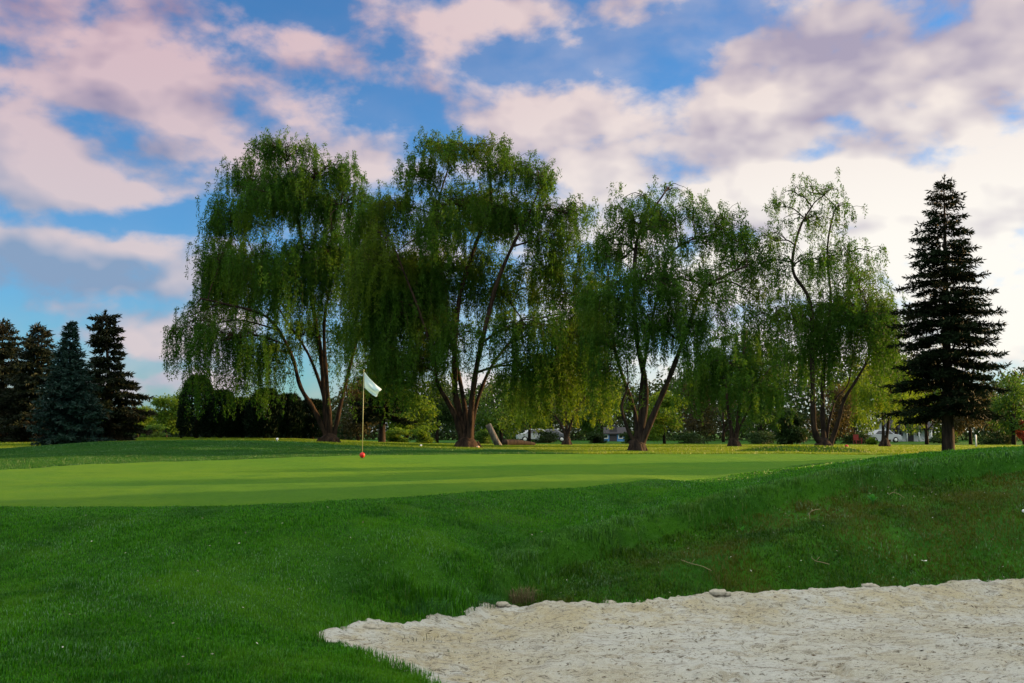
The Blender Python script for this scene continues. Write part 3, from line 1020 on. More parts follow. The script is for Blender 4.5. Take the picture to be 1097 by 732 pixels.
willow('sparse topped willow between the open willow and the tall spruce', 'willow tree', GRP_W, (883, 485), 40,
       [([(881, 478, 0), (872, 458, -.2), (869, 399, -.4), (868, 324, -.5), (852, 289, -.5), (857, 246, -.4), (866, 222, -.3)], .18),
        ([(884, 478, 0), (882, 425, .4), (884, 368, .8), (890, 320, 1.0), (888, 265, .8), (893, 222, .6)], .15),
        ([(889, 478, 0), (898, 450, -.2), (905, 429, -.4), (920, 405, -.7), (930, 380, -.9), (932, 340, -1)], .14),
        ([(886, 460, .2), (894, 430, .6), (912, 410, 1.2), (915, 370, 1.4)], .09)],
       [(848, 205, 14, 9, 40, 0.58), (886, 208, 17, 10, 55, 0.58), (866, 238, 30, 18, 55, 0.53), (832, 258, 22, 16, 58, 0.58), (810, 285, 22, 16, 60, 0.58), (880, 285, 30, 20, 48, 0.77),
        (914, 300, 26, 16, 80, 1.17), (934, 330, 17, 18, 80, 1.17), (890, 335, 42, 30, 70, 1.27), (850, 345, 26, 22, 60, 0.92), (828, 345, 26, 20, 65, 0.92), (920, 350, 36, 36, 60, 1.76), (945, 365, 14, 20, 60, 0.98), (880, 380, 30, 20, 40, 1.05), (832, 222, 16, 10, 50, 0.67), (898, 225, 14, 14, 55, 0.77), (868, 205, 20, 9, 36, 0.67), (850, 285, 24, 18, 60, 0.67), (908, 275, 26, 14, 55, 0.87)],
       4, (M_W3, M_BARK_D), .88, (.13, .036), .42)

willow('smaller shaded willow standing behind between the open and the sparse willow', 'willow tree', None, (786, 478), 60,
       [([(784, 470, 0), (781, 440, .2), (776, 400, .6), (762, 380, 1)], .20), ([(788, 470, 0), (792, 430, 0), (796, 390, 0), (800, 355, 0)], .20), ([(790, 465, 0), (805, 430, -.4), (826, 395, -1)], .14)],
       [(790, 362, 28, 16, 45, 1.4), (760, 385, 26, 18, 50, 1.4), (822, 380, 26, 18, 55, 1.4), (845, 392, 16, 16, 50, 1.2), (790, 395, 40, 22, 45, 1.5), (745, 405, 16, 14, 40, 1.2), (800, 420, 36, 14, 34, 1.3)],
       5, (M_W3, M_BARK_D), 1.2, (.18, .055), .42)

willow('bright yellow-green willow with spreading limbs far back between two big willows', 'willow tree', None, (607, 475.5), 72,
       [([(606, 469, 0), (598, 450, 0), (585, 436, .5), (572, 425, 1)], .18), ([(608, 468, 0), (616, 440, 0), (630, 420, 0), (636, 405, 0)], .18), ([(607, 468, 0), (606, 430, .3), (600, 395, .5)], .18)],
       [(600, 392, 34, 18, 40, 1.5), (570, 415, 24, 16, 40, 1.5), (640, 412, 26, 16, 38, 1.4), (612, 420, 34, 16, 36, 1.3), (585, 405, 26, 16, 40, 1.3), (625, 385, 22, 12, 40, 1.2)],
       6, (M_WB, M_BARK_D), 1.3, (.21, .065), .36)

willow('low green weeping willow beside the left edge of the tall spruce', 'willow tree', None, (948, 478), 62,
       [([(947, 472, 0), (944, 440, 0), (938, 410, 0)], .18), ([(949, 472, 0), (954, 435, 0), (962, 400, 0)], .18)],
       [(950, 392, 24, 22, 50, 1.5), (972, 405, 16, 18, 50, 1.4), (932, 410, 18, 16, 45, 1.2), (955, 425, 26, 14, 36, 1.3)],
       7, (M_WB, M_BARK_D), 1.2, (.18, .055), .36)


# ---------------------------------------------------------------- conifers
def conifer(name, label, cat, group, base, d, top, prof, seed, mat, step=.30, nb=7, droop=.35, first=.10, needle=(.20, .05), trunk_r=.22, gap=.0, upturn=.35, density=1.0):
    """prof: list of (fraction of height, half-width in photo pixels)"""
    rng = np.random.default_rng(seed)
    x0, y0 = at(base[0], base[1], d)[:2]
    z0 = h1(x0, y0)
    O = np.array([x0, y0, z0])
    T = at(top[0], top[1], d)
    Hh = T[2] - z0
    ppm = F / d
    root = empty(name, O)
    tag(root, label, cat, group)
    tb = MB()
    lean = np.array([T[0] - x0, 0, 0])
    zs = np.linspace(0, 1, 9)
    tb.tube([O + (0, 0, -.25)] + [O + lean * t + (0, 0, Hh * t * .985) for t in zs], [trunk_r * 1.4] + list(trunk_r * (1 - zs * .94)), 12)
    tb.build('trunk', M_BARK_D, root, O)
    pf = np.array(prof)
    bm = MB()
    LP, LD, LT = [], [], []
    z = first * Hh
    while z < Hh * .985:
        f = z / Hh
        Lw = np.interp(f, pf[:, 0], pf[:, 1]) / ppm
        nn = nb if f < .8 else max(4, nb - 2)
        a0 = rng.uniform(0, 6.28)
        for b in range(nn):
            if rng.random() < gap:
                continue
            a = a0 + b * 6.283 / nn + rng.uniform(-.3, .3)
            L = Lw * rng.uniform(.56, 1.13)
            if L < .05:
                L = .08
            dr = droop * (1 - f) * rng.uniform(.6, 1.4) - .55 * sstep(f, .72, 1.0)
            t = np.linspace(0, 1, 6)
            rr = L * t
            zz_ = -dr * L * (t - upturn * t * t * t) * 1.0
            o = O + lean * f + (0, 0, z + rng.uniform(-.12, .12))
            e = np.array([math.cos(a), math.sin(a), 0])
            path = o + e[None] * rr[:, None] + np.array([0, 0, 1.0])[None] * zz_[:, None]
            bm.tube(path, np.linspace(max(.014, .02 * L), .006, 6), 4, False)
            sd_ = np.array([-e[1], e[0], 0])
            nt = max(4, int(L * 12 * density))
            for q in range(nt):
                u = (q + rng.random()) / nt
                u = .12 + .88 * u
                i = min(int(u * 5), 4)
                p = path[i] * (1 - (u * 5 - i)) + path[i + 1] * (u * 5 - i)
                tl = (.10 + .30 * L * (1 - u) ** .8 * min(1, u * 3)) * rng.uniform(.6, 1.2)
                s = 1 if q % 2 else -1
                td = e * .7 + sd_ * s * rng.uniform(.5, 1.0) + np.array([0, 0, rng.uniform(-.45, .05)])
                td /= np.linalg.norm(td)
                k = max(4, int(tl * 55 * density))
                v = rng.random(k)[:, None] * tl
                LP.append(p + td * v + rng.normal(size=(k, 3)) * .02)
                dd = td * .8 + rng.normal(size=(k, 3)) * .42 + np.array([0, 0, .05])
                LD.append(dd / np.linalg.norm(dd, axis=1)[:, None])
                LT.append(np.clip(rng.normal(.45, .2, k) + .25 * (u - .5), 0, 1))
        z += step * rng.uniform(.75, 1.25) * (1.0 - .45 * f)
    # leader
    k = 26
    LP.append(O + lean + np.stack([np.zeros(k), np.zeros(k), Hh * (.955 + .045 * rng.random(k))], 1))
    dd = rng.normal(size=(k, 3)) * .4 + np.array([0, 0, 1.0])
    LD.append(dd / np.linalg.norm(dd, axis=1)[:, None])
    LT.append(rng.random(k))
    bm.build('branches', M_BARK_D, root, O)
    LP, LD, LT = np.concatenate(LP), np.concatenate(LD), np.concatenate(LT)
    n = len(LP)
    V = leaf_cards(LP, LD, needle[0] * rng.uniform(.6, 1.25, n), needle[1] * rng.uniform(.7, 1.3, n), rng)
    leaves_obj('crown', V, mat, root, O, LT)
    return root


M_SPR = leaf_mat('spruce_needles', (.004, .010, .004), (.012, .022, .008), (.022, .016, .006), .06, .35, .05)
M_BLUE = leaf_mat('blue_spruce_needles', (.006, .021, .016), (.018, .048, .036), (.011, .034, .020), .08)
M_PINE = leaf_mat('pine_needles', (.006, .014, .006), (.018, .024, .009), (.032, .020, .009), .08)
M_CEDAR = leaf_mat('cedar_sprays', (.004, .013, .005), (.009, .023, .008), None, .06)

conifer('spruce_tree', 'tall dark conical spruce standing alone at the right', 'spruce tree', None, (1016, 488), 36, (1011, 190),
        [(0, 62), (.10, 62), (.22, 64), (.38, 59), (.55, 49), (.70, 38), (.82, 27), (.92, 17), (1, 3)], 21, M_SPR, .36, 8, .34, .16, (.20, .046), .24, .14, .35, 1.1)
conifer('spruce_tree', 'short bushy blue-green spruce in front of the dark conifers', 'spruce tree', None, (76, 481), 38, (75, 347),
        [(0, 40), (.08, 41), (.25, 41), (.45, 33), (.65, 22), (.80, 12), (.9, 6), (1, 2)], 22, M_BLUE, .22, 9, .30, .04, (.19, .05), .16, .0)
conifer('pine_tree', 'tall ragged pine with a knobbly top right of the blue-green spruce', 'pine tree', 'dark conifers at the left edge', (120, 473), 50, (113, 335),
        [(0, 44), (.12, 44), (.3, 42), (.45, 36), (.55, 25), (.65, 20), (.8, 18), (.9, 15), (1, 6)], 23, M_PINE, .46, 8, .22, .08, (.26, .08), .22, .16, .2, 1.2)
conifer('pine_tree', 'dark pine with a pointed top just left of the blue-green spruce', 'pine tree', 'dark conifers at the left edge', (40, 474), 54, (41, 348),
        [(0, 46), (.2, 44), (.45, 36), (.65, 26), (.8, 18), (.92, 9), (1, 3)], 24, M_PINE, .40, 8, .05, .06, (.25, .07), .22, .05, .0)
conifer('pine_tree', 'dark pine at the far left edge of the course', 'pine tree', 'dark conifers at the left edge', (2, 474), 56, (3, 343),
        [(0, 46), (.2, 44), (.45, 36), (.65, 26), (.8, 20), (.92, 10), (1, 3)], 25, M_PINE, .40, 8, .05, .06, (.25, .07), .22, .05, .0)
conifer('pine_tree', 'shaded pine with a bare lower trunk behind the flag between two willows', 'pine tree', None, (409, 476), 60, (412, 360),
        [(0, 30), (.25, 34), (.5, 30), (.75, 20), (1, 3)], 26, M_SPR, .5, 7, .3, .26, (.26, .075), .24, .1)


def cedar(label, base, d, top, hw, seed):
    rng = np.random.default_rng(seed)
    x0, y0 = at(base[0], base[1], d)[:2]
    z0 = h1(x0, y0)
    O = np.array([x0, y0, z0])
    Hh = at(top[0], top[1], d)[2] - z0
    r = hw * d / F
    root = empty('cedar_tree', O)
    tag(root, label, 'cedar tree', 'dark cedars under the left willow')
    tb = MB()
    tb.tube([O + (0, 0, -.2), O + (0, 0, Hh * .5), O + (0, 0, Hh * .93)], [.16, .09, .02], 8)
    tb.build('trunk', M_BARK_D, root, O)
    n = 9000
    f = rng.random(n) ** .8
    th = rng.uniform(0, 6.283, n)
    prof = np.where(f < .3, .78 + .22 * f / .3, np.sqrt(np.clip(1 - ((f - .3) / .72) ** 1.7, 0, 1)))
    lump = .82 + .32 * fbm(th * 2.2 + seed, f * 7, 3, seed * 1.)
    rad = r * prof * lump * (.72 + .28 * rng.random(n) ** .5)
    P_ = O + np.stack([np.cos(th) * rad, np.sin(th) * rad, .05 + f * Hh * .985], 1)
    D_ = np.stack([np.cos(th) * .7, np.sin(th) * .7, np.full(n, .8)], 1) + rng.normal(size=(n, 3)) * .35
    D_ /= np.linalg.norm(D_, axis=1)[:, None]
    V = leaf_cards(P_, D_, rng.uniform(.14, .30, n), rng.uniform(.06, .11, n), rng)
    leaves_obj('crown', V, M_CEDAR, root, O, rng.random(n))


cedar('tallest pointed dark cedar at the left end of the cedar row', (210, 469.5), 60, (210, 404), 20, 31)
cedar('second dark cedar from the left in the cedar row, close by the tallest', (236, 470), 61, (235, 420), 20, 32)
cedar('dark cedar behind the fringe of trailing willow strands, third in the row', (260, 470.5), 62, (261, 428), 21, 33)
cedar('dark cedar in the middle of the row, left of the left willow trunk', (284, 471), 61, (283, 418), 21, 34)
cedar('dark cedar nearest left of the left willow trunk', (308, 471.5), 62, (309, 424), 21, 35)
cedar('dark cedar directly behind the trunk of the left willow', (334, 472), 63, (335, 430), 21, 36)


# ---------------------------------------------------------------- broadleaf trees
def broad(label, base, d, w_px, top, seed, mat, name='tree', cat='tree', group=None, n=5200, low=.12, leaf=.26, trunk=True):
    rng = np.random.default_rng(seed)
    x0, y0 = at(base[0], base[1], d)[:2]
    z0 = h1(x0, y0)
    O = np.array([x0, y0, z0])
    Hh = at(base[0], top, d)[2] - z0
    r = w_px * .5 * d / F
    root = empty(name, O)
    tag(root, label, cat, group)
    cl = []
    for i in range(13):
        f = rng.uniform(low + .1, .86)
        rr = r * .72 * math.sqrt(max(.05, 1 - (2 * (f - .45)) ** 2 * .85))
        a, q = rng.uniform(0, 6.28), rng.random() ** .5
        cl.append((O + np.array([math.cos(a) * rr * q, math.sin(a) * rr * q, f * Hh]), r * rng.uniform(.28, .5), Hh * rng.uniform(.10, .17)))
    cl.append((O + np.array([0, 0, Hh * .86]), r * .35, Hh * .14))
    tb = MB()
    tr = max(.10, Hh * .026)
    tb.tube([O + (0, 0, -.2), O + (rng.normal() * .06, 0, Hh * .25), O + (rng.normal() * .12, 0, Hh * .62)], [tr * 1.2, tr * .85, tr * .3], 8)
    lb = MB()
    for (c, a, b) in cl[:9]:
        s_ = O + (0, 0, Hh * rng.uniform(.14, .4))
        lb.tube(wob(np.array([s_, (s_ + c) / 2 + (0, 0, .1 * Hh * rng.random()), c]), .08, rng, 3), np.linspace(tr * .45, tr * .1, 7), 5)
    tb.build('trunk', M_BARK_D, root, O)
    lb.build('limbs', M_BARK_D, root, O)
    per = n // len(cl)
    LP, LD, LT = [], [], []
    for (c, a, b) in cl:
        u = rng.normal(size=(per, 3))
        u /= np.linalg.norm(u, axis=1)[:, None]
        rad = rng.random(per) ** .45
        p = c + u * rad[:, None] * np.array([a, a, b]) * (.8 + .5 * rng.random((per, 1)))
        p[:, 2] = np.maximum(p[:, 2], z0 + .05)
        LP.append(p)
        dd = u * .5 + rng.normal(size=(per, 3)) * .5 + np.array([0, 0, -.55])
        LD.append(dd / np.linalg.norm(dd, axis=1)[:, None])
        LT.append(np.clip(rng.normal(rng.uniform(.3, .7), .2, per), 0, 1))
    LP, LD, LT = np.concatenate(LP), np.concatenate(LD), np.concatenate(LT)
    m = len(LP)
    V = leaf_cards(LP, LD, leaf * rng.uniform(.6, 1.3, m), leaf * .5 * rng.uniform(.7, 1.3, m), rng)
    leaves_obj('crown', V, mat, root, O, LT)
    return root


M_YEL = leaf_mat('leaf_yellow_green', (.055, .12, .009), (.11, .18, .016), (.13, .17, .016), .5)
M_MID = leaf_mat('leaf_mid_green', (.03, .085, .012), (.07, .14, .02), (.09, .13, .02), .45)
M_DRK = leaf_mat('leaf_dark_green', (.014, .036, .010), (.032, .065, .014), (.03, .04, .015), .3)
M_BRN = leaf_mat('leaf_russet', (.03, .028, .012), (.062, .052, .018), (.05, .07, .018), .4)
M_RED = leaf_mat('leaf_red', (.16, .025, .012), (.28, .05, .018), None, .45)

GB = 'trees along the far edge of the course'
BT = [
    # label, base px, d, width, top y, material
    ('round yellow-green tree left of the tallest cedar', (178, 469.5), 95, 50, 424, M_YEL),
    ('pale green tree between the ragged pine and the round yellow-green tree', (147, 469.5), 100, 40, 436, M_YEL),
    ('low green tree showing under the skirts of the ragged pine', (118, 470), 98, 36, 442, M_MID),
    ('wispy pale tree peeping up behind the round yellow-green tree', (193, 469.5), 110, 26, 416, M_YEL),
    ('russet scrubby tree in the shade of the dark left-hand pines', (22, 471), 88, 60, 446, M_BRN),
    ('russet and green tree behind the flag pole', (384, 474), 82, 55, 402, M_BRN),
    ('yellow-green tree seen just right of the bare pine trunk', (436, 474.5), 85, 62, 418, M_YEL),
    ('dark tree behind the left stem of the broad willow', (468, 474.5), 92, 67, 403, M_DRK),
    ('fresh green tree rising behind the leaning stump', (537, 475), 90, 70, 398, M_MID),
    ('yellow-green tree in the gap right of the leaning stump', (567, 475), 96, 55, 408, M_YEL),
    ('dark tree behind the bright yellow-green willow', (590, 476), 110, 75, 408, M_DRK),
    ('green tree in the gap left of the forked trunk of the open willow', (645, 476), 96, 57, 406, M_MID),
    ('round light green tree just right of the forked trunk of the open willow', (712, 476.5), 84, 55, 418, M_YEL),
    ('russet bare-looking tree in the gap right of the open willow', (742, 476.5), 98, 65, 408, M_BRN),
    ('dark tree behind the trunk of the small shaded willow', (775, 477), 112, 70, 414, M_DRK),
    ('green tree between the small shaded willow and a dark round spruce', (815, 477), 100, 55, 412, M_MID),
    ('russet tree seen between the stems of the sparse topped willow', (893, 477), 96, 55, 410, M_BRN),
    ('yellow-green tree right of the stems of the sparse topped willow', (915, 477.5), 104, 55, 402, M_YEL),
    ('dark tree behind the low green willow beside the spruce', (960, 477.5), 115, 67, 402, M_DRK),
    ('olive tree showing left of the spruce trunk', (993, 478), 92, 67, 406, M_MID),
    ('russet tree showing right of the spruce trunk', (1040, 478), 88, 70, 410, M_BRN),
    ('green tree at the right edge behind the spruce', (1086, 478), 82, 64, 398, M_MID),
    ('dark tree beyond the right edge trees next to the spruce', (1062, 478), 112, 60, 418, M_DRK),
]
for i, (lab, b, d, wd, top, mt) in enumerate(BT):
    broad(lab, b, d, wd, top, 60 + i, mt, group=GB)
broad('small red-leaved tree at the right edge of the picture', (1097, 478), 80, 13, 450, 90, M_RED, n=1300, leaf=.2)
broad('dark rounded spruce-like tree left of the stems of the sparse topped willow', (848, 477), 74, 34, 438, 91, M_DRK, n=6000, low=.0)

# understory shrubs
SH = [
    ('low olive shrub under the curtain of the broad willow', (425, 475), 78, 34, 458, M_YEL),
    ('low yellow-green shrub left of the stem of the broad willow', (455, 475.5), 76, 30, 456, M_YEL),
    ('low green shrub right of the broad willow trunk', (520, 476), 82, 24, 460, M_MID),
    ('low dark shrub behind the two parked cars', (583, 476), 96, 44, 462, M_DRK),
    ('dark shrub left of the blue shed', (636, 476), 94, 30, 462, M_DRK),
    ('dark shrub right of the blue shed', (676, 476.5), 92, 34, 462, M_DRK),
    ('dark low shrub under the russet bare-looking tree', (738, 477), 92, 50, 462, M_DRK),
    ('dark shrub right of the small shaded willow trunk', (818, 477), 90, 44, 462, M_DRK),
    ('bright lime shrub beside the red chair', (934, 479), 78, 9, 470, M_YEL),
    ('dark shrub right of the white house', (1012, 478.5), 100, 40, 462, M_DRK),
    ('dark shrub under the green tree at the right edge', (1068, 479), 84, 50, 462, M_DRK),
    ('dark shrub left of the white house', (918, 478), 96, 40, 464, M_DRK),
    ('olive shrub at the foot of the round yellow-green tree', (165, 470), 86, 40, 455, M_MID),
    ('dark shrub left of the flag pole', (368, 474), 84, 30, 456, M_DRK),
]
for i, (lab, b, d, wd, top, mt) in enumerate(SH):
    broad(lab, b, d, wd, top, 120 + i, mt, name='shrub', cat='shrub', group='shrubs along the far edge of the course', n=2600, low=-.05, leaf=.2)

# far wood: one mass behind everything
rng = np.random.default_rng(77)
n = 100000
ca = rng.uniform(-.66, .66, n)
dd_ = rng.uniform(125, 150, n)
xw = np.tan(ca) * dd_
side = sstep(xw / dd_, -.24, -.14)
hw_ = (3.2 + 4.6 * side + 2.6 * side * sstep(xw / dd_, .1, .5)) * (.45 + 1.1 * fbm(xw * .16, dd_ * .1, 3))
zw = .4 + rng.random(n) ** .9 * hw_
Pw = np.stack([xw, dd_, zw], 1)
Dw = rng.normal(size=(n, 3)) + np.array([0, 0, -.2])
Dw /= np.linalg.norm(Dw, axis=1)[:, None]
Vw = leaf_cards(Pw, Dw, rng.uniform(.4, .8, n), rng.uniform(.22, .4, n), rng)
M_FAR = leaf_mat('far_wood', (.012, .030, .010), (.035, .060, .016), (.06, .055, .022), .3, .12)
o = leaves_obj('far_wood', Vw, M_FAR, None, (0, 130, 0), rng.random(n))
tag(o, 'distant dark wood closing off the course behind the trees', 'wood', kind='stuff')

# ================================================================== small things
M_POLE = plain_mat('pole_paint', (.38, .36, .18), .4, .1, 30)
M_FLAG = None


def flag_mat():
    m, k, out = new_mat('flag_cloth')
    pos = k.n('ShaderNodeTexCoord').outputs['Object']
    c = k.mix(k.noise(pos, 40, 3), rgb(.68, .82, .86), rgb(.78, .90, .93))
    p = k.n('ShaderNodeBsdfPrincipled')
    k.link(c, p.inputs['Base Color'])
    p.inputs['Roughness'].default_value = .8
    tr = k.n('ShaderNodeBsdfTranslucent')
    k.link(c, tr.inputs[0])
    mx = k.n('ShaderNodeMixShader')
    mx.inputs[0].default_value = .4
    k.link(p.outputs[0], mx.inputs[1])
    k.link(tr.outputs[0], mx.inputs[2])
    k.link(mx.outputs[0], out.inputs[0])
    return m


M_FLAG = flag_mat()
fp = at(388, 492.5, 23.3)
fz = h1(fp[0], fp[1]) + .016
O = np.array([fp[0], fp[1], fz])
fs = empty('flagstick', O)
tag(fs, 'golf flagstick with drooping white flag and red ball on the green', 'flagstick')
ftop = at(389.8, 397, 23.3)
b = MB()
b.tube([O + (0, 0, -.1), O * .5 + ftop * .5, ftop], [.0095, .009, .008], 8)
b.ball(ftop + (0, 0, .008), .017, 10, 6)
b.build('pole', M_POLE, fs, O)
b = MB()
b.ball(O + np.array([0, 0, .075]), .068, 18, 12)
b.build('ball', plain_mat('red_paint', (.55, .02, .02), .35, .05), fs, O)
b = MB()
b.tube([O + (0, 0, .002), O + (0, 0, .006)], [.056, .054], 20)
b.build('cup', plain_mat('cup_dark', (.03, .03, .03), .6), fs, O)
# cloth: hoist on the pole, fly end sagging to the right
c00, c01 = at(390.2, 398.5, 23.3), at(390.4, 415.5, 23.3)
c10, c11 = at(408.5, 417, 23.3), at(402.5, 425.5, 23.3)
NU, NV = 22, 14
V = []
for side_ in (0, 1):
    for i in range(NU + 1):
        u = i / NU
        for j in range(NV + 1):
            v = j / NV
            p = (c00 * (1 - u) + c10 * u) * (1 - v) + (c01 * (1 - u) + c11 * u) * v
            sag = -.03 * math.sin(u * math.pi) * (1 - .4 * v)
            fold = .045 * u ** .5 * math.sin(7.5 * v + 2.2 * u) + .015 * math.sin(14 * v - 5 * u) * u
            V.append(p + np.array([.010 * math.sin(9 * v) * u, fold + (.0015 if side_ else -.0015), sag]))
fc = []
q = (NU + 1) * (NV + 1)
for i in range(NU):
    for j in range(NV):
        a = i * (NV + 1) + j
        fc.append((a, a + NV + 1, a + NV + 2, a + 1))
        fc.append((q + a + 1, q + a + NV + 2, q + a + NV + 1, q + a))
rimv = [i * (NV + 1) for i in range(NU + 1)] + [NU * (NV + 1) + j for j in range(1, NV + 1)] + [i * (NV + 1) + NV for i in range(NU - 1, -1, -1)] + list(range(NV - 1, 0, -1))
for i in range(len(rimv)):
    a, c = rimv[i], rimv[(i + 1) % len(rimv)]
    fc.append((a, q + a, q + c, c))
b = MB()
b.add(V, fc)
b.build('flag', M_FLAG, fs, O)

# leaning cut stump behind the broad willow
a0, a1 = at(534, 475.5, 60), at(523, 455, 60)
zb = h1(a0[0], a0[1])
O = np.array([a0[0], a0[1], zb])
st = empty('leaning_stump', O)
tag(st, 'cut tree stump leaning left with a pale sawn end behind the broad willow', 'stump')
dv = (a1 - O) / np.linalg.norm(a1 - O)
b = MB()
b.tube([O - dv * .2, O + dv * .3, O * .5 + a1 * .5, a1], [.26, .21, .20, .19], 14)
b.build('trunk', bark_mat('grey_bark', (.06, .055, .05), (.18, .165, .145)), st, O)
b = MB()
b.tube([a1 - dv * .01, a1 + dv * .012], [.18, .17], 14)
b.build('sawn_end', plain_mat('sawn_wood', (.38, .28, .18), .8, .2), st, O)
# fallen log beside it
a0, a1 = at(540, 474.5, 64), at(572, 475, 66)
p0 = np.array([a0[0], a0[1], h1(a0[0], a0[1]) + .2])
p1 = np.array([a1[0], a1[1], h1(a1[0], a1[1]) + .12])
b = MB()
b.tube(wob(np.array([p0, p0 * .5 + p1 * .5 + (0, 0, .08), p1]), .05, np.random.default_rng(5), 5), np.linspace(.25, .12, 11), 10)
tag(b.build('fallen_log', M_BARK_D, None, p0), 'dark fallen log lying right of the leaning stump', 'log')

M_WHITE = plain_mat('white_paint', (.78, .78, .76), .5, .06)
M_GLASS = plain_mat('dark_glass', (.02, .025, .035), .08, .1, 3, .6)
M_ROOF = plain_mat('roof_shingle', (.06, .055, .06), .9, .3, 4)
M_BLUEP = plain_mat('blue_paint', (.10, .28, .60), .6, .12)
M_TYRE = plain_mat('rubber', (.02, .02, .02), .9)


def house(name, label, base, d, wpx, hpx, wall, roofc, nwin, seed, porch=False):
    p = at(base[0], base[1], d)
    z = h1(p[0], p[1])
    O = np.array([p[0], p[1], z])
    W_, Hh = wpx * d / F, hpx * d / F
    D_ = W_ * .6
    root = empty(name, O)
    tag(root, label, 'house' if porch else 'shed')
    b = MB()
    b.box(O + (0, D_ / 2, Hh / 2 - .1), (W_, D_, Hh + .2))
    b.add([O + (-W_ / 2, .002, Hh), O + (W_ / 2, .002, Hh), O + (W_ / 2, D_ - .002, Hh), O + (-W_ / 2, D_ - .002, Hh), O + (-W_ / 2, D_ / 2, Hh * 1.5), O + (W_ / 2, D_ / 2, Hh * 1.5)],
          [(0, 4, 3), (1, 2, 5)])
    b.build('wall', wall, root, O, False)
    b = MB()
    e = .3
    rr = [(-W_ / 2 - e, -e, Hh - .18), (W_ / 2 + e, -e, Hh - .18), (W_ / 2 + e, D_ / 2, Hh * 1.5 + .05), (-W_ / 2 - e, D_ / 2, Hh * 1.5 + .05), (-W_ / 2 - e, D_ + e, Hh - .18), (W_ / 2 + e, D_ + e, Hh - .18)]
    up = [(x, y, zz_ + .14) for (x, y, zz_) in rr]
    b.add([O + np.array(q) for q in rr + up], [(0, 3, 2, 1), (3, 4, 5, 2), (6, 7, 8, 9), (9, 8, 11, 10), (0, 1, 7, 6), (4, 10, 11, 5), (0, 6, 9, 3), (3, 9, 10, 4), (1, 2, 8, 7), (2, 5, 11, 8)])
    rf = b.build('roof', roofc, root, O, False)
    for i in range(nwin):
        cx = -W_ / 2 + W_ * (i + .5) / nwin
        if i == nwin // 2:
            b = MB()
            b.box(O + (cx, -.03, 1.0), (.95, .06, 2.0))
            dr = b.build('door', M_ROOF, root, O, False)
            b = MB()
            b.ball(O + (cx + .36, -.085, 1.0), .04, 8, 6)
            b.build('handle', M_POLE, dr, O)
            continue
        b = MB()
        cw, ch = W_ / nwin * .5, Hh * .42
        cz = Hh * .56
        for (dx, dz, sx, sz) in ((0, ch / 2, cw + .16, .1), (0, -ch / 2, cw + .16, .1), (cw / 2 + .03, 0, .1, ch - .1), (-cw / 2 - .03, 0, .1, ch - .1)):
            b.box(O + (cx + dx, -.03, cz + dz), (sx, .1, sz))
        fr = b.build('window', M_WHITE, root, O, False)
        b = MB()
        b.box(O + (cx, -.012, cz), (cw - .04, .03, ch - .1))
        b.build('pane', M_GLASS, fr, O, False)
    if porch:
        for i in range(4):
            b = MB()
            x = -W_ * .42 + W_ * .84 * i / 3
            b.tube([O + (x, -1.0, -.1), O + (x, -1.0, Hh - .35)], .10, 10)
            b.build('column', M_WHITE, root, O)
        b = MB()
        b.box(O + (0, -.72, Hh - .28), (W_ * .95, .9, .14))
        b.build('porch_roof', roofc, root, O, False)
    return root


house('house', 'low white house with a columned porch behind the trees left of the spruce', (975, 479), 118, 46, 15, M_WHITE, M_ROOF, 5, 1, True)
house('shed', 'small blue shed glimpsed behind the forked willow trunk', (657, 477), 118, 24, 9, M_BLUEP, M_ROOF, 3, 2)


def car(label, base, d, rz, paint):
    p = at(base[0], base[1], d)
    z = h1(p[0], p[1])
    O = np.array([p[0], p[1], z])
    root = empty('parked_car', O, rz)
    tag(root, label, 'car')
    prof = [(-2.1, .35), (-2.15, .75), (-1.9, .92), (-1.35, .98), (-.75, 1.45), (.65, 1.47), (1.25, .98), (2.0, .86), (2.12, .6), (2.1, .35)]
    V, n = [], len(prof)
    for y in (-.82, -.72, .72, .82):
        k = 1.0
        for (x, zz_) in prof:
            zz = zz_ if abs(y) < .8 else .35 + (zz_ - .35) * .93
            V.append((x * (1 if abs(y) < .8 else .985), y * (1 if zz_ < 1.0 else .84), zz))
    fs_ = []
    for r_ in range(3):
        for i in range(n):
            a, c = r_ * n + i, r_ * n + (i + 1) % n
            fs_.append((a, a + n, c + n, c))
    fs_.append(tuple(range(n)))
    fs_.append(tuple(reversed(range(3 * n, 4 * n))))
    b = MB()
    b.add(V, fs_)
    b.build('body', paint, root, None, False)
    for y in (-1, 1):
        b = MB()
        w_ = [(-1.15, .98), (-.68, 1.36), (.58, 1.38), (1.05, .98)]
        b.add([(x, y * (.835 if zz_ < 1 else .715), zz_) for (x, zz_) in w_] + [(x, y * (.80 if zz_ < 1 else .69), zz_) for (x, zz_) in w_],
              [(0, 1, 2, 3), (7, 6, 5, 4), (0, 4, 5, 1), (1, 5, 6, 2), (2, 6, 7, 3), (3, 7, 4, 0)])
        b.build('window', M_GLASS, root, None, False)
        for x in (-1.3, 1.3):
            b = MB()
            b.tube([(x, y * .66, .32), (x, y * .84, .32)], [.32, .32], 18)
            wh = b.build('wheel', M_TYRE, root)
            b = MB()
            b.tube([(x, y * .842, .32), (x, y * .855, .32)], [.19, .18], 14)
            b.build('rim', M_WHITE, wh)
    return root


M_CARW = plain_mat('dull_white_paint', (.50, .51, .53), .35, .06)
car('white parked car just left of the white house', (944.5, 479), 108, .15, M_CARW)
car('white parked car under the tree right of the leaning stump', (574, 476.5), 104, .1, M_CARW)
car('grey parked car beside the white one, left of the yellow-green willow trunk', (590, 476.5), 106, -.1, plain_mat('grey_paint', (.12, .13, .15), .3, .05))

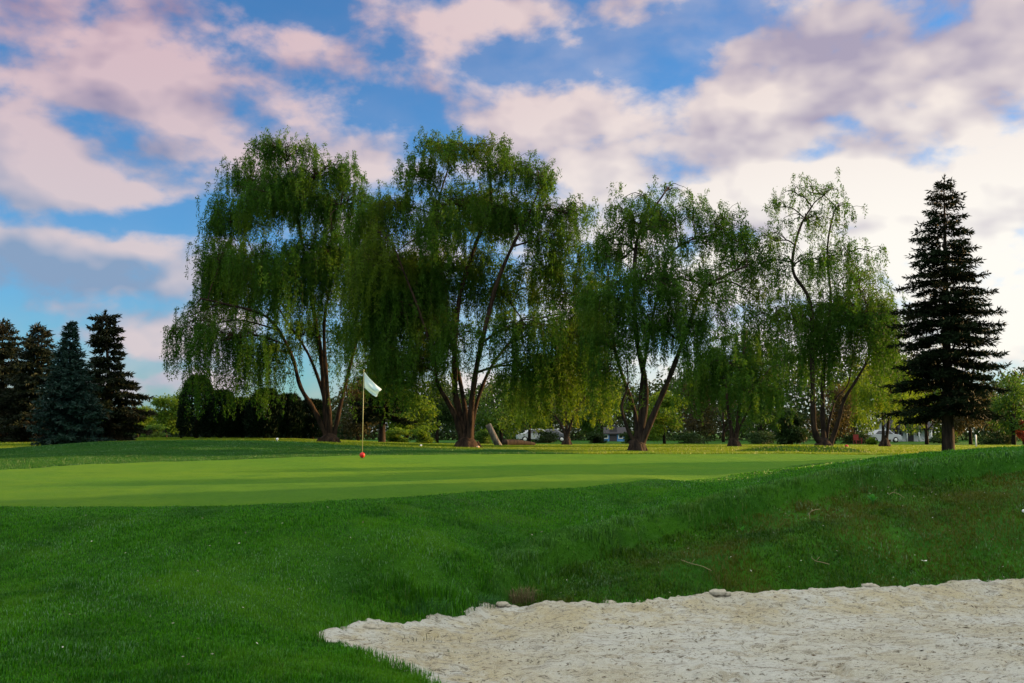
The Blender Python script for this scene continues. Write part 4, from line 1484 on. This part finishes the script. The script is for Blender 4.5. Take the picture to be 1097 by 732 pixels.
# red chair on the far fairway
p = at(919, 480.5, 92)
O = np.array([p[0], p[1], h1(p[0], p[1])])
bn = empty('garden_chair', O, .25)
tag(bn, 'small red chair on the far fairway right of the sparse topped willow', 'chair')
M_RB = plain_mat('red_wood', (.20, .03, .025), .7, .15)
for nm, c, s_ in (('seat', (0, 0, .40), (.62, .55, .05)), ('backrest', (0, .26, .68), (.58, .05, .52)), ('leg', (-.27, -.2, .185), (.06, .06, .375)), ('leg', (.27, -.2, .185), (.06, .06, .375)),
                  ('leg', (-.27, .2, .185), (.06, .06, .375)), ('leg', (.27, .2, .185), (.06, .06, .375)), ('armrest', (-.34, 0, .58), (.08, .56, .04)), ('armrest', (.34, 0, .58), (.08, .56, .04))):
    b = MB()
    b.box(c, s_)
    if nm == 'armrest':
        b.box((c[0], -.22, .38), (.05, .05, .36))
    b.build(nm, M_RB, bn, None, False)


def marker(name, label, cat, base, d, mat, r=.07):
    p = at(base[0], base[1], d)
    O = np.array([p[0], p[1], h1(p[0], p[1])])
    root = empty(name, O)
    tag(root, label, cat)
    b = MB()
    b.ball((0, 0, r + .03), r, 14, 10, (1, 1, .92))
    b.build('head', mat, root)
    b = MB()
    b.tube([(0, 0, -.1), (0, 0, .05)], .012, 8)
    b.build('spike', M_WHITE, root)


marker('tee_marker', 'white tee marker on the mound left of the left willow trunk', 'marker', (297, 474.5), 35, M_WHITE, .05)
marker('tee_marker', 'white tee marker in the grass left of the broad willow trunk', 'marker', (451, 481), 40, M_WHITE, .055)
marker('tee_marker', 'pale orange tee marker against the foot of the broad willow', 'marker', (512, 483), 42, plain_mat('pale_orange', (.75, .50, .32), .5))
marker('tee_marker', 'red tee marker on the fairway left of the red chair', 'marker', (907, 482.5), 52, plain_mat('red_marker', (.5, .03, .03), .5), .10)


def post(label, base, d, h, r, mat, name='marker_post'):
    p = at(base[0], base[1], d)
    O = np.array([p[0], p[1], h1(p[0], p[1])])
    b = MB()
    b.tube([(0, 0, -.2), (0, 0, h), (0, 0, h + r * .6)], [r, r, r * .5], 10)
    o = b.build(name, mat, None)
    o.location = tuple(float(c) for c in O)
    tag(o, label, 'post')


post('orange marker post beside the blue-green spruce', (109, 471), 62, .95, .07, plain_mat('orange_paint', (.75, .16, .04), .5))
post('thin white post on the fairway right of the spruce trunk', (1046, 481.5), 62, .8, .05, M_WHITE)

# pale cart path at the far left
c = catmull([at(-160, 470, 78)[:2], at(-60, 470, 78)[:2], at(20, 470, 78)[:2], at(60, 470, 80)[:2]], 8, False)
V, fs_ = [], []
for i, q in enumerate(c):
    for s_ in (-1.5, 1.5):
        V.append((q[0], q[1] + s_, h1(q[0], q[1] + s_) + (.08 if s_ < 0 else .42)))
    if i:
        fs_.append((2 * i - 2, 2 * i, 2 * i + 1, 2 * i - 1))
b = MB()
b.add(V, fs_)
tag(b.build('path', plain_mat('pale_gravel', (.62, .58, .52), .9, .2, 3)), 'pale sandy path edging the course in front of the dark pines', 'path', kind='structure')

# ---------------------------------------------------------------- bank and bunker details
M_LEAFB = leaf_mat('weed_leaf', (.05, .22, .03), (.09, .30, .04), None, .45)
M_DRY = plain_mat('dry_stalk', (.26, .20, .11), .8, .2)


def weed(label, px, py, d, h, n, seed):
    p = at(px, py, d)
    rng = np.random.default_rng(seed)
    O = np.array([p[0], p[1], h1(p[0], p[1])])
    root = empty('weed', O)
    tag(root, label, 'weed')
    b = MB()
    b.tube([(0, 0, -.02), (.004, 0, h * .5), (.0, 0, h * .8)], [.005, .004, .002], 6)
    b.build('stem', M_LEAFB, root)
    for i in range(n):
        a = i * 2.4 + rng.uniform(-.3, .3)
        e, u = np.array([math.cos(a), math.sin(a), 0]), np.array([0, 0, 1.0])
        s_ = np.array([-math.sin(a), math.cos(a), 0])
        z = h * (.25 + .5 * i / n)
        L = h * rng.uniform(.55, .8)
        rows = []
        for t in np.linspace(0, 1, 6):
            c_ = u * (z + L * (.75 * t - .15 * t * t)) + e * L * (.45 * t + .2 * t * t)
            wd_ = .26 * L * math.sin(math.pi * min(1, t * .9 + .1)) + .002
            rows += [c_ - s_ * wd_ + u * .15 * wd_, c_, c_ + s_ * wd_ + u * .15 * wd_]
        fs_ = []
        for k in range(5):
            for j in range(2):
                a_ = k * 3 + j
                fs_.append((a_, a_ + 1, a_ + 4, a_ + 3))
        b = MB()
        b.add(rows, fs_)
        b.build('leaf', M_LEAFB, root)


weed('bright green broad-leaved weed standing up on the bank at the right', 935, 543, 12.9, .16, 5, 1)
weed('small pale green weed in the bank grass below the rim, left of the bright one', 795, 566, 12.0, .09, 4, 2)


def stalk(label, px, py, d, pts, r=.004):
    p = at(px, py, d)
    O = np.array([p[0], p[1], h1(p[0], p[1])])
    b = MB()
    b.tube(catmull(np.array(pts, float), 4, False), r, 6)
    b.tube(catmull(np.array([pts[1], (pts[1][0] + .04, pts[1][1] - .02, pts[1][2] + .05)], float), 2, False), r * .7, 5)
    o = b.build('dry_stalk', M_DRY, None)
    o.location = tuple(float(c) for c in O)
    tag(o, label, 'stalk', 'dry stalks on the bank')


stalk('dry pale stalk slanting down the middle of the bank', 747, 612, 10.7, [(-.16, .12, .10), (-.06, .04, .07), (.05, -.04, .05), (.14, -.10, .01)], .0035)
stalk('curled pale stalk on the bank below the rim', 872, 556, 12.3, [(-.05, 0, .01), (-.05, .02, .09), (.02, .03, .13), (.10, .05, .14)])
stalk('thin dry stalk lying in the bank grass left of the bright weed', 958, 523, 13.2, [(-.08, 0, .07), (-.02, .0, .10), (.05, -.02, .08), (.12, -.04, .03)])
stalk('bent dry stalk low on the bank above the sand', 876, 607, 11.0, [(-.07, 0, .10), (-.02, .0, .06), (.04, -.03, .05), (.12, -.05, .03)])

# pale scrap and golf ball
p = at(990, 598, 11.35)
b = MB()
zz_ = h1(p[0], p[1]) + .05
rngl = np.random.default_rng(3)
for a in range(3):
    an = a * 2.1 + .4
    L = .045
    e = np.array([math.cos(an), math.sin(an) * .6, .25])
    s_ = np.array([-math.sin(an), math.cos(an), .3]) * .014
    o_ = np.array([0, 0, 0.0])
    b.add([o_, e * L * .5 + s_, e * L, e * L * .5 - s_, e * L * .5 + (0, 0, .006)], [(0, 1, 4), (1, 2, 4), (2, 3, 4), (3, 0, 4)])
o = b.build('dead_leaf', plain_mat('bleached', (.72, .70, .64), .8), None, None, False)
o.location = (float(p[0]), float(p[1]), float(zz_))
tag(o, 'bleached white dead leaf lying on the lower bank at the right', 'leaf')
p = at(1096.5, 547, 12.7)
b = MB()
b.ball((0, 0, .021), .0215, 20, 14)
o = b.build('golf_ball', M_WHITE, None)
o.location = (float(p[0]), float(p[1]), h1(p[0], p[1]) + .04)
tag(o, 'white golf ball lodged in the bank grass at the right edge', 'golf ball')

# clods of sand and turf along the edge
M_CLOD = plain_mat('dry_clod', (.36, .33, .26), .95, .5, 30)
CL = [('pale lump of crusted sand at the foot of the bank in the middle', 652, 650, 9.35, .06), ('flat pale clod of sand below the brown tuft', 538, 654, 9.2, .05),
      ('small clod of sand at the left end of the bunker', 398, 676, 8.05, .05), ('sandy clod on the edge below the bare patch of the bank', 770, 646, 9.7, .07),
      ('sandy clod on the bunker edge toward the right', 932, 637, 10.15, .06)]
for i, (lab, px, py, d, r_) in enumerate(CL):
    p = at(px, py, d)
    rr = np.random.default_rng(200 + i)
    b = MB()
    b.ball((0, 0, 0), r_, 14, 9, (1.4, 1.0, .5), .24, rr)
    b.ball((r_ * 1.1, -.02, -.01), r_ * .55, 10, 7, (1.2, 1, .6), .2, rr)
    o = b.build('sand_clod', M_CLOD, None)
    o.location = (float(p[0]), float(p[1]), sand_h(p[0], p[1]) + r_ * .3)
    tag(o, lab, 'clod', 'clods along the bunker edge')


def tuft(label, px, py, d, n, h, mat, seed, sand=False, name='grass_tuft', spread=.12, wd=.006):
    p = at(px, py, d)
    rng = np.random.default_rng(seed)
    z = sand_h(p[0], p[1]) if sand else h1(p[0], p[1])
    O = np.array([p[0], p[1], z])
    b = MB()
    for i in range(n):
        a, q = rng.uniform(0, 6.28), rng.random() ** .5 * spread
        s0 = np.array([math.cos(a) * q * 1.6, math.sin(a) * q, -.02])
        a2 = a + rng.normal() * .6
        L = h * rng.uniform(.5, 1.2)
        e = np.array([math.cos(a2), math.sin(a2), 0])
        bd = rng.uniform(.2, .9)
        s_ = np.array([-e[1], e[0], 0]) * wd * .5
        m1 = s0 + (np.array([0, 0, .6]) + e * .25 * bd) * L
        tp = s0 + (np.array([0, 0, 1 - .45 * bd]) + e * bd * .9) * L
        b.add([s0 - s_, s0 + s_, m1 + s_ * .7, tp, m1 - s_ * .7], [(0, 1, 2, 4), (4, 2, 3)])
    o = b.build(name, mat, None, None, False)
    o.location = tuple(float(c) for c in O)
    tag(o, label, 'grass tuft')


M_TUFTD = plain_mat('dry_grass', (.15, .12, .055), .8, .5, 40)
M_TUFTG = plain_mat('tuft_green', (.02, .10, .012), .6, .3, 40)
tuft('brown dry tuft hanging on the broken bank edge above the sand', 554, 620, 10.08, 300, .21, M_TUFTD, 1, spread=.12, wd=.005)
tuft('sparse dark weeds poking through the sand near the left end of the bunker', 446, 689, 7.75, 22, .07, plain_mat('dark_weed', (.05, .06, .03), .8, .3), 2, True, spread=.16)
tuft('tiny green sprig alone in the pale sand', 484, 706, 7.2, 9, .05, M_TUFTG, 3, True, spread=.03)
tuft('bushy green tuft at the inner corner of the bunker', 505, 646, 9.25, 420, .13, M_TUFTG, 4, spread=.18)
tuft('long dark green tuft overhanging the sand left of the inner corner', 440, 655, 8.75, 420, .12, M_TUFTG, 5, spread=.22)

# loose litter on sand and grass
rng = np.random.default_rng(300)
n = 5200
x, y = rng.uniform(-2, 9, n), rng.uniform(5.5, 11.2, n)
k = sdf(x, y, SAND) > .05
x, y = x[k], y[k]
n = len(x)
z = H(x, y) + .034 + .05 * (fbm(x * 2.0, y * 2.6, 4, 2.) - .5)
a = rng.uniform(-.35, .35, n) + np.where(rng.random(n) < .15, 1.5, 0)
D_ = np.stack([np.cos(a), np.sin(a), rng.uniform(-.15, .3, n)], 1)
V = leaf_cards(np.stack([x, y, z], 1), D_, rng.uniform(.010, .055, n) * np.where(rng.random(n) < .10, 2.2, 1), rng.uniform(.003, .012, n), rng, rng.normal(size=(n, 3)) * .4 + np.array([0, 0, 1]))
M_LIT = leaf_mat('litter', (.03, .022, .014), (.16, .11, .06), (.10, .06, .03), .1, 6.0)
tag(leaves_obj('sand_litter', V, M_LIT, None, (0, 0, 0), rng.random(n)), 'scattered twigs and leaf bits lying on the bunker sand', 'litter', kind='stuff')
n = 900
x, y = rng.uniform(-5, 8, n), rng.uniform(5.5, 14, n)
k = (sdf(x, y, SAND) < -.1) & (sdf(x, y, GREEN) < -.1) & ((inside(x, y, BANK)) | (rng.random(n) < .25))
x, y = x[k], y[k]
n = len(x)
D_ = rng.normal(size=(n, 3)) * (1, 1, .4)
D_ /= np.linalg.norm(D_, axis=1)[:, None]
V = leaf_cards(np.stack([x, y, H(x, y) + rng.uniform(.02, .06, n)], 1), D_, rng.uniform(.012, .035, n), rng.uniform(.006, .014, n), rng)
M_PET = leaf_mat('petals', (.10, .06, .03), (.62, .58, .50), None, .1)
tag(leaves_obj('grass_litter', V, M_PET, None, (0, 0, 0), rng.random(n)), 'fallen pale petals and dead leaves strewn in the grass', 'litter', kind='stuff')
